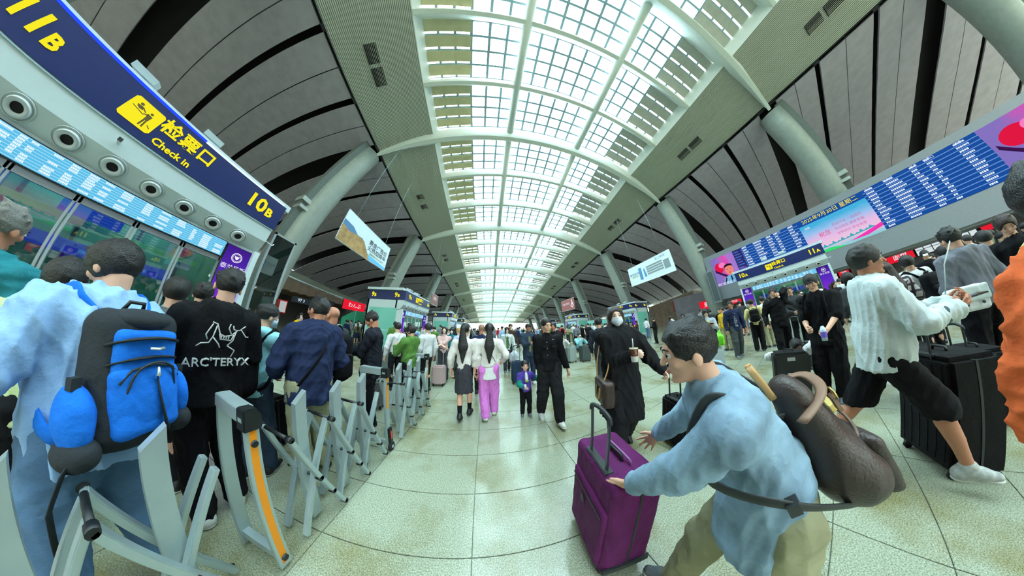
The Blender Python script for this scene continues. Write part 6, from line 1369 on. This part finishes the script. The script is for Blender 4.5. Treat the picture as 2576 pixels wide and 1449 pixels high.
# ================================================================== the far crowd: a few figures, each copied with its parts
protos = []
PX, PY = 0, 0
specs = [('short', 'hang', 1.72, 1.1, 'trousers'), ('bob', 'phone', 1.60, .95, 'trousers'), ('ponytail', 'hang', 1.64, .95, 'skirt'), ('crop', 'phone', 1.76, 1.15, 'trousers'), ('fringe', 'hang', 1.68, 1.0, 'trousers'), ('cap', 'phone', 1.70, 1.1, 'shorts')]
rq = random.Random(11)
tops = [c_black, c_black, c_blk2, c_white, c_grey, c_navy, c_dgrey, c_white, c_lblue, c_khaki, c_dgrey, c_brown, c_grey, c_off, c_off, c_green, c_black, c_navy, c_olive, c_blk2, c_hood, c_pink]
if True: tops = tops * 2 + [c_red, c_yellow]
bots = [c_blk2, c_black, c_dgrey, c_jean, c_khaki, c_navy]
areas = [  # x0,x1,y0,y1,count,label,group
 (-4.8, -1.6, 6.6, 13, 20, 'small figure queueing by gate 9B', 'people queueing past gate 9B'),
 (-5, -1.5, 14, 30, 26, 'tiny figure before gate 7B', 'far crowd before gate 7B'),
 (-1.5, 3.5, 10, 20, 16, 'small mid-hall walker', 'walkers in the middle of the hall'),
 (-3, 8, 22, 50, 44, 'tiny figure at the hall’s far end', 'far crowd at the end of the hall'),
 (5.4, 14.5, 8.5, 19, 62, 'small figure waiting before gate 9A', 'waiting crowd before gate 9A'),
 (5, 15, 20, 36, 36, 'tiny figure before gate 7A', 'far crowd before gate 7A'),
 (10, 16.4, -3.4, 6.5, 34, 'small figure before gate 10A', 'queue before gate 10A'),
 (8.5, 15, -8.5, -3.6, 20, 'small figure under the long screen', 'people under the long screen'),
 (-14, -9.2, 7, 17, 30, 'small figure in the left lounge', 'people in the left lounge'),
]
for i, (h, p, H_, bw_, bt) in enumerate(specs):
    hp = dict(wr=_v(.1, .3, 1.12), wl=_v(-.1, .3, 1.12)) if p == 'phone' else {}
    r_, j_ = person('person', (0, 0), 0, 'x', H_, bw_, hair=(h, None) if h != 'cap' else ('cap', None, c_white), head=(0, 18 if p == 'phone' else 0), top=T(c_black, loose=1.2), bottom=(bt, c_blk2, 1.25), res=.024, face_on=False, **hp)
    protos.append(r_)
def dress(root, tm, bm):
    for ch in root.children:
        n = ch.name.split('.')[0]
        if n in ('jacket',): ch.material_slots[0].link = 'OBJECT'; ch.material_slots[0].material = tm
        elif n in ('trousers', 'skirt', 'shorts'): ch.material_slots[0].link = 'OBJECT'; ch.material_slots[0].material = bm
first = [True] * len(protos)
taken = []
for (x0, x1, y0, y1, cnt, lab, grp) in areas:
    n = 0; tries = 0
    while n < cnt and tries < 2000:
        tries += 1; x, y = rq.uniform(x0, x1), rq.uniform(y0, y1)
        if any((x - a) ** 2 + (y - b_) ** 2 < .42 for a, b_ in taken): continue
        taken.append((x, y)); n += 1; k = rq.randrange(len(protos))
        if first[k]: r_ = protos[k]; first[k] = False
        else: r_ = copy_tree(protos[k])
        r_.location = (x, y, 0); r_.rotation_euler = (0, 0, rq.uniform(0, 2 * PI)); s_ = rq.uniform(.95, 1.05); r_.scale = (s_, s_, s_)
        tm, bm = rq.choice(tops), rq.choice(bots); nm = lambda m: m.name.replace('cloth_', '').replace('_', ' ').replace('jetblack', 'black').replace('hood white', 'white')
        tag(r_, lab + ' in %s top and %s %s' % (nm(tm), nm(bm), specs[k][4]), 'person', grp); dress(r_, tm, bm)
bpy.data.scenes.remove(_TS)
